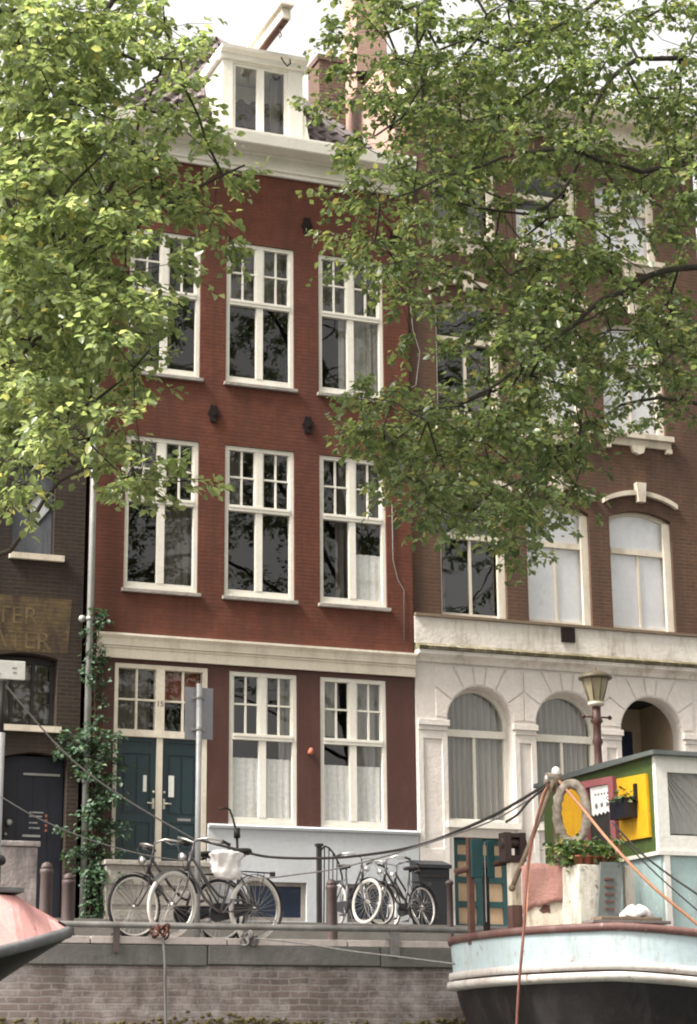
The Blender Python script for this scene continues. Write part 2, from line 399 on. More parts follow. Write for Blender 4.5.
# ------------------------------------------------------------------ mesh building
class MB:
    def __init__(self):
        self.v, self.f, self.s = [], [], []

    def add(self, vs, fs, smooth=False):
        o = len(self.v)
        self.v += [tuple(x) for x in vs]
        self.f += [tuple(i + o for i in f) for f in fs]
        self.s += [smooth] * len(fs)
        return self

    def quad(self, *p):
        return self.add(p, [tuple(range(len(p)))])

    def box(self, x0, x1, y0, y1, z0, z1):
        vs = [(x, y, z) for x in (x0, x1) for y in (y0, y1) for z in (z0, z1)]
        return self.add(vs, [(0, 1, 3, 2), (4, 6, 7, 5), (0, 4, 5, 1), (2, 3, 7, 6), (0, 2, 6, 4), (1, 5, 7, 3)])

    def beam(self, a, b, w, h, upv=(0, 0, 1)):
        a, b = Vector(a), Vector(b)
        d = (b - a).normalized()
        s = d.cross(Vector(upv))
        if s.length < 1e-4:
            s = d.cross(Vector((1, 0, 0)))
        s.normalize()
        u = s.cross(d)
        vs = []
        for p in (a, b):
            for i, j in ((-1, -1), (1, -1), (1, 1), (-1, 1)):
                vs.append(p + s * (i * w / 2) + u * (j * h / 2))
        return self.add(vs, [(0, 1, 2, 3), (7, 6, 5, 4), (0, 4, 5, 1), (1, 5, 6, 2), (2, 6, 7, 3), (3, 7, 4, 0)])

    def tube(self, pts, r, seg=8, closed=False, cap=True):
        pts = [Vector(p) for p in pts]
        n = len(pts)
        rr = r if isinstance(r, (list, tuple)) else [r] * n
        d0 = (pts[1] - pts[0]).normalized()
        s = d0.orthogonal().normalized()
        vs = []
        for i in range(n):
            if closed:
                d = pts[(i + 1) % n] - pts[i - 1]
            else:
                d = pts[min(i + 1, n - 1)] - pts[max(i - 1, 0)]
            if d.length < 1e-9:
                d = d0
            d.normalize()
            s = (s - d * s.dot(d))
            s = s.normalized() if s.length > 1e-6 else d.orthogonal().normalized()
            u = d.cross(s)
            for k in range(seg):
                a = 2 * math.pi * k / seg
                vs.append(pts[i] + (s * math.cos(a) + u * math.sin(a)) * rr[i])
        fs = []
        m = n if closed else n - 1
        for i in range(m):
            j = (i + 1) % n
            for k in range(seg):
                l = (k + 1) % seg
                fs.append((i * seg + k, i * seg + l, j * seg + l, j * seg + k))
        self.add(vs, fs, True)
        if cap and not closed:
            o = len(self.v) - len(vs)
            self.f += [tuple(o + k for k in range(seg))[::-1], tuple(o + (n - 1) * seg + k for k in range(seg))]
            self.s += [False, False]
        return self

    def lathe(self, prof, c=(0, 0, 0), seg=16, cap=True, smooth=True):
        vs = []
        for r, z in prof:
            for k in range(seg):
                a = 2 * math.pi * k / seg
                vs.append((c[0] + r * math.cos(a), c[1] + r * math.sin(a), c[2] + z))
        fs = []
        for i in range(len(prof) - 1):
            for k in range(seg):
                l = (k + 1) % seg
                fs.append((i * seg + k, i * seg + l, (i + 1) * seg + l, (i + 1) * seg + k))
        if cap:
            fs += [tuple(range(seg))[::-1], tuple((len(prof) - 1) * seg + k for k in range(seg))]
        return self.add(vs, fs, smooth)

    def ball(self, c, r, seg=12, rings=8, sz=1.0):
        prof = []
        for i in range(rings + 1):
            a = -math.pi / 2 + math.pi * i / rings
            prof.append((max(1e-4, r * math.cos(a)), r * math.sin(a) * sz))
        return self.lathe(prof, c, seg, False)

    def wall(self, outer, holes, y, depth):
        """Front face in the x-z plane at y with openings, plus reveals going back by depth."""
        loops = [[Vector((x, z, 0)) for x, z in outer]] + [[Vector((x, z, 0)) for x, z in h] for h in holes]
        tris = tessellate_polygon(loops)
        flat = [p for l in loops for p in l]
        vs = [(p.x, y, p.y) for p in flat]
        fs = []
        for t in tris:
            a, b, c = (flat[i] for i in t)
            area = (b.x - a.x) * (c.y - a.y) - (c.x - a.x) * (b.y - a.y)
            fs.append(tuple(t) if area > 0 else tuple(t)[::-1])
        self.add(vs, fs)
        for li, l in enumerate(loops):
            for i in range(len(l)):
                p, q = l[i], l[(i + 1) % len(l)]
                self.quad((p.x, y, p.y), (q.x, y, q.y), (q.x, y + depth, q.y), (p.x, y + depth, p.y))
        return self

    def prism(self, pts, y0, y1):
        """Polygon in x-z extruded from y0 (front) to y1."""
        n = len(pts)
        vs = [(x, y0, z) for x, z in pts] + [(x, y1, z) for x, z in pts]
        fs = [tuple(range(n)), tuple(range(n, 2 * n))[::-1]]
        fs += [(i, i + n, (i + 1) % n + n, (i + 1) % n) for i in range(n)]
        return self.add(vs, fs)

    def xprism(self, pts, x0, x1):
        """Polygon in y-z extruded along x (mouldings)."""
        n = len(pts)
        vs = [(x0, y, z) for y, z in pts] + [(x1, y, z) for y, z in pts]
        fs = [tuple(range(n)), tuple(range(n, 2 * n))[::-1]]
        fs += [(i, i + n, (i + 1) % n + n, (i + 1) % n) for i in range(n)]
        return self.add(vs, fs)

    def rot(self, c, ang):
        ca, sa = math.cos(ang), math.sin(ang)
        self.v = [(c[0] + (x - c[0]) * ca - (y - c[1]) * sa, c[1] + (x - c[0]) * sa + (y - c[1]) * ca, z) for x, y, z in self.v]
        return self

    def build(self, name, mat, parent=None, fix=True, bevel=0):
        me = bpy.data.meshes.new(name)
        me.from_pydata(self.v, [], self.f)
        me.polygons.foreach_set('use_smooth', self.s)
        me.materials.append(mat)
        if fix:
            bm = bmesh.new()
            bm.from_mesh(me)
            bmesh.ops.recalc_face_normals(bm, faces=bm.faces)
            bm.to_mesh(me)
            bm.free()
        me.update()
        return link(name, me, parent, bevel)


def root_of(o):
    p = Vector((0, 0, 0))
    while o:
        p += o.location
        o = o.parent
    return p


def link(name, me, parent=None, bevel=0):
    o = bpy.data.objects.new(name, me)
    COL.objects.link(o)
    if parent is not None:
        o.parent = parent
        if parent.get('world_parts'):
            o.location = -root_of(parent)          # mesh data stays in place coordinates
            o['world_parts'] = 1
    if bevel:
        b = o.modifiers.new('bevel', 'BEVEL')
        b.width = bevel
        b.segments = 2
        b.limit_method = 'ANGLE'
        b.angle_limit = R(50)
    return o


def tag(o, label=None, cat=None, group=None, kind=None):
    for k, v in (('label', label), ('category', cat), ('group', group), ('kind', kind)):
        if v:
            o[k] = v
    return o


def thing(name, loc, label, cat, group=None, world=True, rz=0.0):
    o = bpy.data.objects.new(name, None)
    o.empty_display_size = 0.2
    COL.objects.link(o)
    o.location = loc
    o.rotation_euler.z = rz
    if world:
        o['world_parts'] = 1
    return tag(o, label, cat, group)


def single(name, mb, mat, label, cat, group=None, bevel=0, fix=True):
    return tag(mb.build(name, mat, None, fix, bevel), label, cat, group)


def arc(cx, cz, r, a0, a1, n):
    return [(cx + r * math.cos(a0 + (a1 - a0) * i / n), cz + r * math.sin(a0 + (a1 - a0) * i / n)) for i in range(n + 1)]


def rect(x0, x1, z0, z1):
    return [(x0, z0), (x1, z0), (x1, z1), (x0, z1)]


def text_mesh(body, size, mat, parent, name, origin, xdir=(1, 0, 0), extrude=0.002):
    cu = bpy.data.curves.new(name, 'FONT')
    cu.body = body
    cu.size = size
    cu.extrude = extrude
    tmp = bpy.data.objects.new('text_source', cu)
    COL.objects.link(tmp)
    dg = bpy.context.evaluated_depsgraph_get()
    me = bpy.data.meshes.new_from_object(tmp.evaluated_get(dg))
    bpy.data.objects.remove(tmp)
    o = Vector(origin)
    xd = Vector(xdir)
    for v in me.vertices:
        c = v.co.copy()
        v.co = o + xd * c.x + Vector((0, 0, 1)) * c.y + xd.cross(Vector((0, 0, 1))) * c.z
    me.materials.clear()
    me.materials.append(mat)
    return link(name, me, parent)


# ------------------------------------------------------------------ the setting: ground, water, quay
YQ = 20.45                                # quay face
YF = 31.0                                 # facades
b = MB()
b.quad((-300, YQ + 0.5, -0.035), (300, YQ + 0.5, -0.035), (300, 25.0, 0.04), (-300, 25.0, 0.04))
b.quad((-300, 25.0, 0.04), (300, 25.0, 0.04), (300, 600, 0.04), (-300, 600, 0.04))
tag(b.build('street', M['asphalt'], None, False), kind='structure')
b = MB()
b.xprism([(25.6, 0.0), (25.6, 0.22), (28.6, 0.34), (28.6, 0.74), (YF - 0.05, 0.77), (YF - 0.05, 0.0)], -30, 50)
tag(b.build('pavement', M['paving']), kind='structure')
b = MB()
b.quad((-300, -300, -2.05), (300, -300, -2.05), (300, YQ + 0.2, -2.05), (-300, YQ + 0.2, -2.05))
tag(b.build('water', M['water'], None, False), kind='structure')

q = thing('quay_wall', (8, YQ, -2.6), 'weathered brick quay wall with a dark concrete coping above the canal', 'quay wall')
MB().box(-60, 80, YQ + 0.05, YQ + 0.6, -3.0, -0.311).build('brick_face', M['quay_brick'], q)
b = MB()
x = -60.0
rs = random.Random(2)
while x < 80:
    L_ = rs.uniform(1.9, 2.9)
    b.box(x, x + L_ - .010, YQ + rs.uniform(-.006, .008), YQ + 0.58, -0.309 + rs.uniform(-.012, .004), -0.112 - rs.uniform(.001, .006))
    x += L_
b.build('coping', M['coping'], q, bevel=0.012)
b = MB()
x = -20.0
while x < 40:
    L = random.uniform(1.1, 1.5)
    b.box(x, x + L - 0.012, YQ + 0.01 + random.uniform(-.006, .006), YQ + 0.56, -0.110, -0.036 + random.uniform(-.006, .004))
    x += L
b.build('kerbstone', M['kerbstone'], q, bevel=0.01)
b = MB()
rs = random.Random(3)
for i in range(1100):                       # ragged fringe of algae at the foot of the visible wall
    x = rs.uniform(2, 11)
    z = -0.925 + rs.gauss(0, 0.04) + 0.03 * math.sin(x * 2.1)
    r = rs.uniform(0.010, 0.034)
    b.ball((x, YQ + .05, z), r, 6, 4, rs.uniform(.45, .9))
mo = b.build('algae', M['moss'], q)
mo['kind'] = 'stuff'

# low pipe rail on the quay edge
rl = thing('quay_railing', (7, YQ + 0.02, -0.03), 'long grey pipe rail on short posts along the quay edge', 'railing')
rail_pts = [Vector((-6, 20.42, 0.085)), Vector((2, 20.42, 0.083)), Vector((4.6, 20.42, 0.072)), Vector((7, 20.42, 0.075)), Vector((9.0, 20.42, 0.08)), Vector((16, 20.42, 0.08))]
MB().tube(rail_pts, 0.034, 10).build('rail', M['rail'], rl)
for px in (-2.0, 1.2, 3.2, 5.5, 8.55, 11.6):
    b = MB()
    wd = 0.05 if px > 8 and px < 9 else 0.03
    b.box(px - wd, px + wd, 20.40, 20.44, -0.2, 0.06)
    b.box(px - wd * 1.6, px + wd * 1.6, 20.405, 20.46, -0.03, -0.01)
    b.build('post', M['brown_post'] if px < 8 else M['rail'], rl)


# ------------------------------------------------------------------ windows
def curtain_mesh(x0, x1, z0, z1, y, amp=0.018, pitch=0.09, seed=0):
    rs = random.Random(seed)
    n = max(12, int((x1 - x0) / pitch * 6))
    xs = [x0 + (x1 - x0) * i / n for i in range(n + 1)]
    ph, ph2 = rs.uniform(0, 6), rs.uniform(0, 6)
    ys = [y + amp * math.sin(2 * math.pi * (t - x0) / pitch + ph + 1.2 * math.sin(5 * (t - x0) + ph2)) for t in xs]
    b = MB()
    for i in range(n):
        b.add([(xs[i], ys[i], z0), (xs[i + 1], ys[i + 1], z0), (xs[i + 1], ys[i + 1], z1), (xs[i], ys[i], z1)], [(0, 1, 2, 3)], True)
    return b


SEED = [0]


def sash(parent, x0, x1, z0, z1, yf, transom, top_bars=True, label=None, sill=None, curtains=(), frame=0.07, mull=0.12, lower_mull=None,
         gl='glass', top_fn=None, fmat='white', pane_tilt=0.0):
    """A tall sash window: frame, mullion, transom, glazing bars; pane, sill and curtains are its children."""
    SEED[0] += 1
    y = yf + 0.035
    c = (x0 + x1) / 2
    b = MB()
    fd = 0.09
    zt = z1
    b.box(x0, x0 + frame, y, y + fd, z0, z1)
    b.box(x1 - frame, x1, y, y + fd, z0, z1)
    b.box(x0 + frame, x1 - frame, y + 0.001, y + fd, z1 - frame, z1)
    b.box(x0 + frame, x1 - frame, y + 0.001, y + fd, z0, z0 + 0.06)
    b.box(x0 + frame, x1 - frame, y + 0.015, y + fd, z0 + 0.062, z0 + 0.13)
    b.box(x0 + frame + .001, x1 - frame - .001, y - 0.012, y + fd, transom - 0.055, transom + 0.045)
    b.box(x0 + frame + .002, x1 - frame - .002, y - 0.022, y + fd, transom - 0.002, transom + 0.038)
    lm = mull if lower_mull is None else lower_mull
    b.box(c - mull / 2, c + mull / 2, y + 0.006, y + fd, transom + 0.046, z1 - frame - .001) if top_bars else None
    if lm:
        b.box(c - lm / 2, c + lm / 2, y + 0.008, y + fd, z0 + 0.131, transom - 0.056)
    if top_bars:
        zm = (transom + z1) / 2
        for a, d in ((x0 + frame, c - mull / 2), (c + mull / 2, x1 - frame)):
            b.box(a + .001, d - .001, y + 0.022, y + 0.07, zm - 0.014, zm + 0.014)
            m = (a + d) / 2
            b.box(m - 0.014, m + 0.014, y + 0.024, y + 0.072, transom + 0.047, z1 - frame - .002)
            b.box(a, a + 0.025, y + 0.02, y + 0.075, transom + 0.047, z1 - frame - .002)
            b.box(d - 0.025, d, y + 0.02, y + 0.075, transom + 0.047, z1 - frame - .002)
    wdw = b.build('window', M[fmat], parent)
    if label:
        wdw['label'] = label
    t = pane_tilt
    MB().quad((x0 + .03, y + 0.055 + t, z0 + .03), (x1 - .03, y + 0.055 - t, z0 + .03), (x1 - .03, y + 0.055 - t, z1 - .03), (x0 + .03, y + 0.055 + t, z1 - .03)).build('pane', M[gl], wdw, False)
    if sill:
        s = MB()
        s.box(x0 - 0.04, x1 + 0.05, yf - 0.06, yf + 0.12, z0 - 0.06, z0 - 0.002)
        s.build('sill', M[sill], wdw, bevel=0.006)
    for i, (kind, a, d, e, f) in enumerate(curtains):       # fractions of the window: x a..d, z e..f
        cx0, cx1 = x0 + (x1 - x0) * a, x0 + (x1 - x0) * d
        cz0, cz1 = z0 + (z1 - z0) * e, z0 + (z1 - z0) * f
        if kind == 'sky_pale_sheet':
            mb = MB().quad((cx0, y + 0.11, cz0), (cx1, y + 0.11, cz0), (cx1, y + 0.11, cz1), (cx0, y + 0.11, cz1))
            mb.build('sky_pale_sheet', M['sky_pale_sheet'], wdw, False)
        elif kind == 'lace':
            curtain_mesh(cx0, cx1, cz0, cz1, y + 0.10 + .01 * i, 0.012, 0.12, SEED[0] + i).build('curtain', M['lace'], wdw, False)
        else:
            curtain_mesh(cx0, cx1, cz0, cz1, y + 0.2 + .012 * i, 0.022, 0.13, SEED[0] + i).build('curtain', M[kind], wdw, False)
    return wdw


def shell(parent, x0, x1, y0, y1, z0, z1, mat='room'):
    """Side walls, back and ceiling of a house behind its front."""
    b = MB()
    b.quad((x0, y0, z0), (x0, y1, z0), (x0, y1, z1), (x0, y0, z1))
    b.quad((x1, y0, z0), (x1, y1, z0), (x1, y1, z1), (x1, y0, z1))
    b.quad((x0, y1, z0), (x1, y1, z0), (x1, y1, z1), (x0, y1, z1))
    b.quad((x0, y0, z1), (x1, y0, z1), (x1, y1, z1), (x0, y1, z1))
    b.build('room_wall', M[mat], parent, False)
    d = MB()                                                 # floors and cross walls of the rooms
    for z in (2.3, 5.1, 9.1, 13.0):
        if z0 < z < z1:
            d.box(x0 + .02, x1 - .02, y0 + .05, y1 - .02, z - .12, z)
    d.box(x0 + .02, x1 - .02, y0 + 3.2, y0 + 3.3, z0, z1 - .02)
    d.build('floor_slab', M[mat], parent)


# ------------------------------------------------------------------ red house
H = thing('red_house', (10.6, YF, 0.7), 'tall narrow red painted canal house with white sash windows and a dormer', 'house')
XL, XR = 7.78, 13.41
WX = [(8.34, 9.59), (10.045, 11.275), (11.725, 12.94)]
up_holes = [rect(a, d, z0, z1) for a, d in WX for z0, z1 in ((9.85, 12.42), (6.15, 8.75))]
MB().wall(rect(XL, XR, 5.0, 13.95), up_holes, YF, 0.3).build('wall', M['red_brick'], H)
GX = [(10.15, 11.32), (11.725, 12.905)]
MB().wall([(7.93, 0.7), (8.23, 0.7), (8.23, 4.94), (9.79, 4.94), (9.79, 2.3), (XR, 2.3), (XR, 5.0), (7.93, 5.0)], [rect(a, d, 2.43, 4.92) for a, d in GX], YF + 0.02, 0.3).build('ground_floor_wall', M['red_plain'], H)
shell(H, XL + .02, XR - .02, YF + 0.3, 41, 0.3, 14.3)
# windows
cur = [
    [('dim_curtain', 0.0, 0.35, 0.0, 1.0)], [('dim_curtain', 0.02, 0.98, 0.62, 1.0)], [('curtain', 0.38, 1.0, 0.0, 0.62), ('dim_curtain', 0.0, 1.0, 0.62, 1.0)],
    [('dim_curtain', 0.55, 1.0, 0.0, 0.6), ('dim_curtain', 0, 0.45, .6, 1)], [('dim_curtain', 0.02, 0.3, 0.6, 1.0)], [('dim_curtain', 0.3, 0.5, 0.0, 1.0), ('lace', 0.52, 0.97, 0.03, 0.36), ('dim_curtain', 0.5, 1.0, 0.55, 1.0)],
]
k = 0
for z0, z1, tr in ((9.85, 12.42, 11.33), (6.15, 8.75, 7.68)):
    for a, d in WX:
        sash(H, a + .003, d - .003, z0 + .003, z1 - .003, YF, tr, sill='stone', curtains=cur[k], pane_tilt=(0.004, -0.002, 0.001, -0.003, 0.002, 0.005)[k])
        k += 1
gcur = [[('lace', 0.02, 0.98, 0.03, 0.44), ('curtain', 0.80, 0.98, 0.3, 1.0)], [('lace', 0.02, 0.98, 0.03, 0.42), ('curtain', 0.62, 0.98, 0.0, 1.0), ('curtain', 0.04, 0.3, 0.62, 1.0)]]
for i, (a, d) in enumerate(GX):
    sash(H, a + .003, d - .003, 2.433, 4.917, YF + 0.01, 3.86, sill=None, curtains=gcur[i])
# door bay
b = MB()
b.box(8.24, 8.30, YF + .02, YF + .16, 1.78, 4.93)
b.box(9.70, 9.78, YF + .02, YF + .16, 1.78, 4.93)
b.box(8.30, 9.70, YF + .021, YF + .16, 4.86, 4.93)
b.box(8.301, 9.699, YF - .01, YF + .16, 3.76, 3.87)
b.box(8.925, 9.065, YF + .015, YF + .16, 3.871, 4.859)
b.box(8.95, 9.045, YF + .012, YF + .16, 1.78, 3.759)
for a, d in ((8.30, 8.925), (9.065, 9.70)):
    m = (a + d) / 2
    b.box(a + .001, d - .001, YF + .05, YF + .1, 4.345, 4.375)
    b.box(m - .016, m + .016, YF + .052, YF + .102, 3.872, 4.858)
fr = b.build('door_frame', M['cream'], H)
MB().quad((8.27, YF + .08, 3.8), (9.74, YF + .08, 3.8), (9.74, YF + .08, 4.9), (8.27, YF + .08, 4.9)).build('pane', M['glass'], fr, False)
curtain_mesh(9.07, 9.68, 4.37, 4.86, YF + .2, .02, .2, 5).build('curtain', M['red_cloth'], fr, False)
curtain_mesh(8.32, 8.9, 3.87, 4.86, YF + .24, .02, .2, 9).build('curtain', M['dim_curtain'], fr, False)
text_mesh('15', 0.12, M['letter_dark'], fr, 'house_number', (8.93, YF + .0125, 4.27))


def door_leaf(x0, x1, hx, lab):
    b = MB()
    y = YF + 0.06
    z0, z1 = 1.80, 3.758
    b.box(x0, x1, y + .02, y + .06, z0, z1)
    st = 0.09
    b.box(x0, x0 + st, y, y + .02, z0, z1)
    b.box(x1 - st, x1, y, y + .02, z0, z1)
    for a, d in ((z0, z0 + .2), (2.42, 2.54), (3.5, 3.62), (3.69, z1)):
        b.box(x0 + st, x1 - st, y + .001, y + .02, a, d)
    c = (x0 + x1) / 2
    for a, d in ((z0 + .24, 2.38), (2.58, 3.46)):
        b.box(x0 + st + .04, c - .02, y + .005, y + .02, a, d)
        b.box(c + .02, x1 - st - .04, y + .005, y + .02, a, d)
    o = b.build('front_door', M['green_door'], H)
    h = MB()
    s = 1 if hx > c else -1
    h.tube([(hx, y - .04, 2.72), (hx - s * .11, y - .045, 2.72)], .013, 8)
    h.box(hx - .018, hx + .018, y - .006, y - .0005, 2.64, 2.80)
    h.ball((hx, y - .015, 2.90), .022)
    h.build('handle', M['brass'], o)
    l = MB()
    if s > 0:
        l.box(hx - .17, hx - .115, y - .012, y - .0005, 2.90, 3.16)
    else:
        l.box(hx + .07, hx + .16, y - .012, y - .0005, 2.83, 3.17)
    l.build('nameplate', M['label_white'], o)
    if s < 0:
        MB().box(c - .06, c + .16, y - .01, y - .0005, 2.46, 2.50).build('letter_slot', M['zinc'], o)
    return o


door_leaf(8.303, 8.948, 8.915, 'l')
door_leaf(9.047, 9.698, 9.09, 'r')
# string course above the ground floor
b = MB()
b.xprism([(YF + .1, 5.0), (YF - .05, 5.0), (YF - .05, 5.15), (YF - .07, 5.16), (YF - .07, 5.19), (YF + .1, 5.19)], 7.93, XR)
b.xprism([(YF + .1, 5.195), (YF - .09, 5.195), (YF - .10, 5.30), (YF - .15, 5.35), (YF - .15, 5.385), (YF + .1, 5.40)], 7.93, XR + .002)
b.build('string_course', M['cream'], H)
# plinth with basement windows
PB = [(10.45, 11.46), (12.15, 13.0)]
MB().wall(rect(9.80, XR + .02, 0.5, 2.36), [rect(a, d, 0.93, 1.54) for a, d in PB], YF - 0.03, 0.3).build('plinth', M['plinth'], H)
MB().xprism([(YF + .05, 2.362), (YF - .075, 2.362), (YF - .085, 2.40), (YF - .06, 2.428), (YF + .05, 2.428)], 9.80, XR + .022).build('plinth_ledge', M['plinth'], H)
for a, d in PB:
    f = MB()
    f.box(a, a + .07, YF + .03, YF + .12, .93, 1.54)
    f.box(d - .07, d, YF + .03, YF + .12, .93, 1.54)
    f.box(a + .07, d - .07, YF + .03, YF + .12, 1.48, 1.54)
    f.box(a + .07, d - .07, YF + .03, YF + .12, .93, .99)
    f = f.build('basement_window', M['stone'], H)
    MB().quad((a + .04, YF + .07, .95), (d - .04, YF + .07, .95), (d - .04, YF + .07, 1.52), (a + .04, YF + .07, 1.52)).build('pane', M['navy_glass'], f, False)
# stoop in front of the doors
b = MB()
b.box(8.05, 9.795, YF - .42, YF + .05, 0.5, 1.70)
b.box(8.02, 9.797, YF - .47, YF + .05, 1.702, 1.775)
b.box(8.22, 9.797, YF - .06, YF + .05, 1.777, 1.80)
for i in range(3):
    b.box(8.1, 9.7, YF - .42 - .02, YF - .421, 0.8 + i * .3, 1.02 + i * .3)
b.build('stoop', M['stone'], H, bevel=.008)
# top cornice and gutter
b = MB()
b.xprism([(YF + .2, 13.74), (YF - .06, 13.74), (YF - .06, 13.80), (YF - .10, 13.82), (YF - .10, 13.86), (YF + .2, 13.86)], XL - .05, XR)
b.xprism([(YF + .2, 13.865), (YF - .07, 13.865), (YF - .07, 14.06), (YF - .13, 14.095), (YF + .2, 14.095)], XL - .05, XR)
b.xprism([(YF + .2, 14.10), (YF - .42, 14.10), (YF - .44, 14.12), (YF - .46, 14.30), (YF - .46, 14.34), (YF + .2, 14.36)], XL - .08, XR + .02)
b.build('cornice', M['white'], H)
# roof with pantiles
A1, A2, A3, A4 = (7.84, 31.25, 14.38), (13.36, 31.25, 14.38), (10.5, 33.2, 17.45), (10.5, 41, 17.45)
b = MB()


def tile_slope(b, p00, p10, p01, p11, cw=0.24, rh=0.32):
    """Pantiles: lapped rows of curved tiles on a slope (p0x eave, p1x ridge)."""
    p00, p10, p01, p11 = map(Vector, (p00, p10, p01, p11))
    rows = max(1, int(((p01 - p00).length + (p11 - p10).length) / 2 / rh))
    for r in range(rows):
        t0, t1 = r / rows, (r + 1.12) / rows
        a, c = p00.lerp(p01, t0), p10.lerp(p11, t0)
        e, g = p00.lerp(p01, min(1, t1)), p10.lerp(p11, min(1, t1))
        n = max(1, int((c - a).length / cw))
        nrm = (c - a).cross(e - a)
        if nrm.length < 1e-6:
            nrm = (p10 - p00).cross(p01 - p00)
        nrm.normalize()
        if nrm.z < 0:
            nrm = -nrm
        for i in range(n * 4):
            u0, u1 = i / (n * 4), (i + 1) / (n * 4)
            h0 = 0.035 * math.sin(2 * math.pi * i / 4 + .6) + .05
            h1 = 0.035 * math.sin(2 * math.pi * (i + 1) / 4 + .6) + .05
            b.add([a.lerp(c, u0) + nrm * (h0 + .035), a.lerp(c, u1) + nrm * (h1 + .035), e.lerp(g, u1) + nrm * h1, e.lerp(g, u0) + nrm * h0], [(0, 1, 2, 3)])
            b.add([a.lerp(c, u0) + nrm * (h0 + .035), a.lerp(c, u1) + nrm * (h1 + .035), a.lerp(c, u1) + nrm * h1 * .3, a.lerp(c, u0) + nrm * h0 * .3], [(0, 1, 2, 3)])


tile_slope(b, A1, A2, A3, A3)
tile_slope(b, (7.84, 41, 14.38), A1, A4, A3)
tile_slope(b, A2, (13.36, 41, 14.38), A3, A4)
b.quad(A1, A2, A3)
b.quad((7.84, 41, 14.38), A1, A3, A4)
b.quad(A2, (13.36, 41, 14.38), A4, A3)
b.build('roof', M['tile'], H, False)
# dormer
D0, D1, DZ = 9.95, 11.45, 16.08
yd = YF + 0.02
b = MB()
b.wall([(D0, 14.3), (D1, 14.3), (D1, DZ - .2), (D0, DZ - .2)], [rect(10.14, 11.18, 14.47, 15.84)], yd, 0.14)
b.box(D0, D0 + .12, yd + .15, 34, 14.45, DZ - .2)
b.box(D1 - .12, D1, yd + .15, 34, 14.45, DZ - .2)
b.xprism([(yd + .1, DZ - .2), (yd - .05, DZ - .2), (yd - .06, DZ - .10), (yd - .16, DZ - .06), (yd - .17, DZ), (yd + .1, DZ + .02)], D0 - .06, D1 + .06)
b.box(D0 - .08, D1 + .08, yd + .1, 34, DZ - .18, DZ + .01)
b.prism([(D1, 14.45), (D1 + .16, 14.45), (D1 + .10, 14.75), (D1, 15.5)], yd + .02, yd + .1)       # scrolled side pieces
b.prism([(D0, 14.45), (D0, 15.5), (D0 - .10, 14.75), (D0 - .16, 14.45)], yd + .02, yd + .1)
b.box(D0 + .13, D1 - .13, yd + .9, yd + .95, 14.45, DZ - .2)
dm = b.build('dormer', M['white'], H)
f = MB()
f.box(10.143, 10.20, yd + .03, yd + .1, 14.473, 15.837)
f.box(11.12, 11.177, yd + .03, yd + .1, 14.473, 15.837)
f.box(10.20, 11.12, yd + .03, yd + .1, 14.473, 14.53)
f.box(10.20, 11.12, yd + .03, yd + .1, 15.79, 15.837)
f.box(10.60, 10.73, yd + .02, yd + .1, 14.531, 15.789)
f.build('dormer_window', M['white'], dm)
MB().quad((10.17, yd + .07, 14.50), (11.15, yd + .07, 14.50), (11.15, yd + .07, 15.81), (10.17, yd + .07, 15.81)).build('pane', M['glass_old'], dm, False)
curtain_mesh(10.92, 11.15, 14.6, 15.8, yd + .25, .03, .2, 3).build('curtain', M['dim_curtain'], dm, False)
# hoist beam with its little gabled cap
b = MB()
b.beam((10.62, 32.2, 16.22), (10.76, 29.95, 16.36), .16, .20)
b.beam((10.60, 32.2, 16.345), (10.745, 29.85, 16.485), .25, .035)
hb = b.build('hoist_beam', M['cream'], H)
b = MB()
b.beam((10.62, 32.0, 16.105), (10.755, 30.0, 16.235), .12, .02)
b.tube([(10.74, 30.2, 16.24), (10.74, 30.2, 16.1), (10.76, 30.2, 16.05), (10.73, 30.2, 16.0), (10.71, 30.2, 16.06)], .012, 6)
b.build('hook', M['rusty'], hb)
b = MB()
b.tube([(11.0, YF - .12, 16.0), (11.02, YF - .2, 15.88), (11.08, YF - .2, 15.82), (11.14, YF - .2, 15.88), (11.16, YF - .12, 16.0)], .014, 6)
b.build('iron_bracket', M['iron'], H)
# chimney on the right slope
b = MB()
b.box(12.52, 13.06, 33.0, 33.6, 14.6, 17.3)
b.box(12.49, 13.09, 32.97, 33.63, 17.302, 17.42)
b.build('chimney', M['chimney_brick'], H)
# wall anchors
for ax, az in ((9.0, 12.94), (9.83, 9.26), (11.51, 12.9), (11.51, 9.24), (13.17, 9.3), (13.17, 12.9)):
    b = MB()
    pts = []
    for i in range(20):
        a = 2 * math.pi * i / 20
        r = 0.125 * (1 + 0.14 * math.cos(6 * a))
        pts.append((ax + r * .72 * math.cos(a), az + r * 1.25 * math.sin(a)))
    b.prism(pts, YF - .035, YF + .01)
    b.prism([(ax + .03 * math.cos(t), az + .05 * math.sin(t)) for t in [i * .785 for i in range(8)]], YF - .06, YF - .034)
    b.build('wall_anchor', M['soot'], H)
# doorbell lamp between the ground-floor windows
p = fy(310, 752, YF)
b = MB()
b.lathe([(.025, 0), (.042, .03), (.038, .09), (.02, .11)], (p.x, YF - .05, p.z - .05), 10)
b.box(p.x - .03, p.x + .03, YF - .03, YF + .03, p.z - .03, p.z + .03)
b.build('wall_lamp', M['terracotta'], H)
# stray cable down the right edge
cab = [fy(*c, YF - .03) for c in ((410, 300), (413, 330), (420, 352), (416, 385), (411, 388))]
MB().tube(cab, .008, 5).build('cable', M['rope_grey'], H)
cab = [fy(*c, YF - .02) for c in ((392, 505), (393, 560), (398, 580), (404, 590), (404, 640))]
MB().tube(cab, .007, 5).build('cable', M['rope_grey'], H)
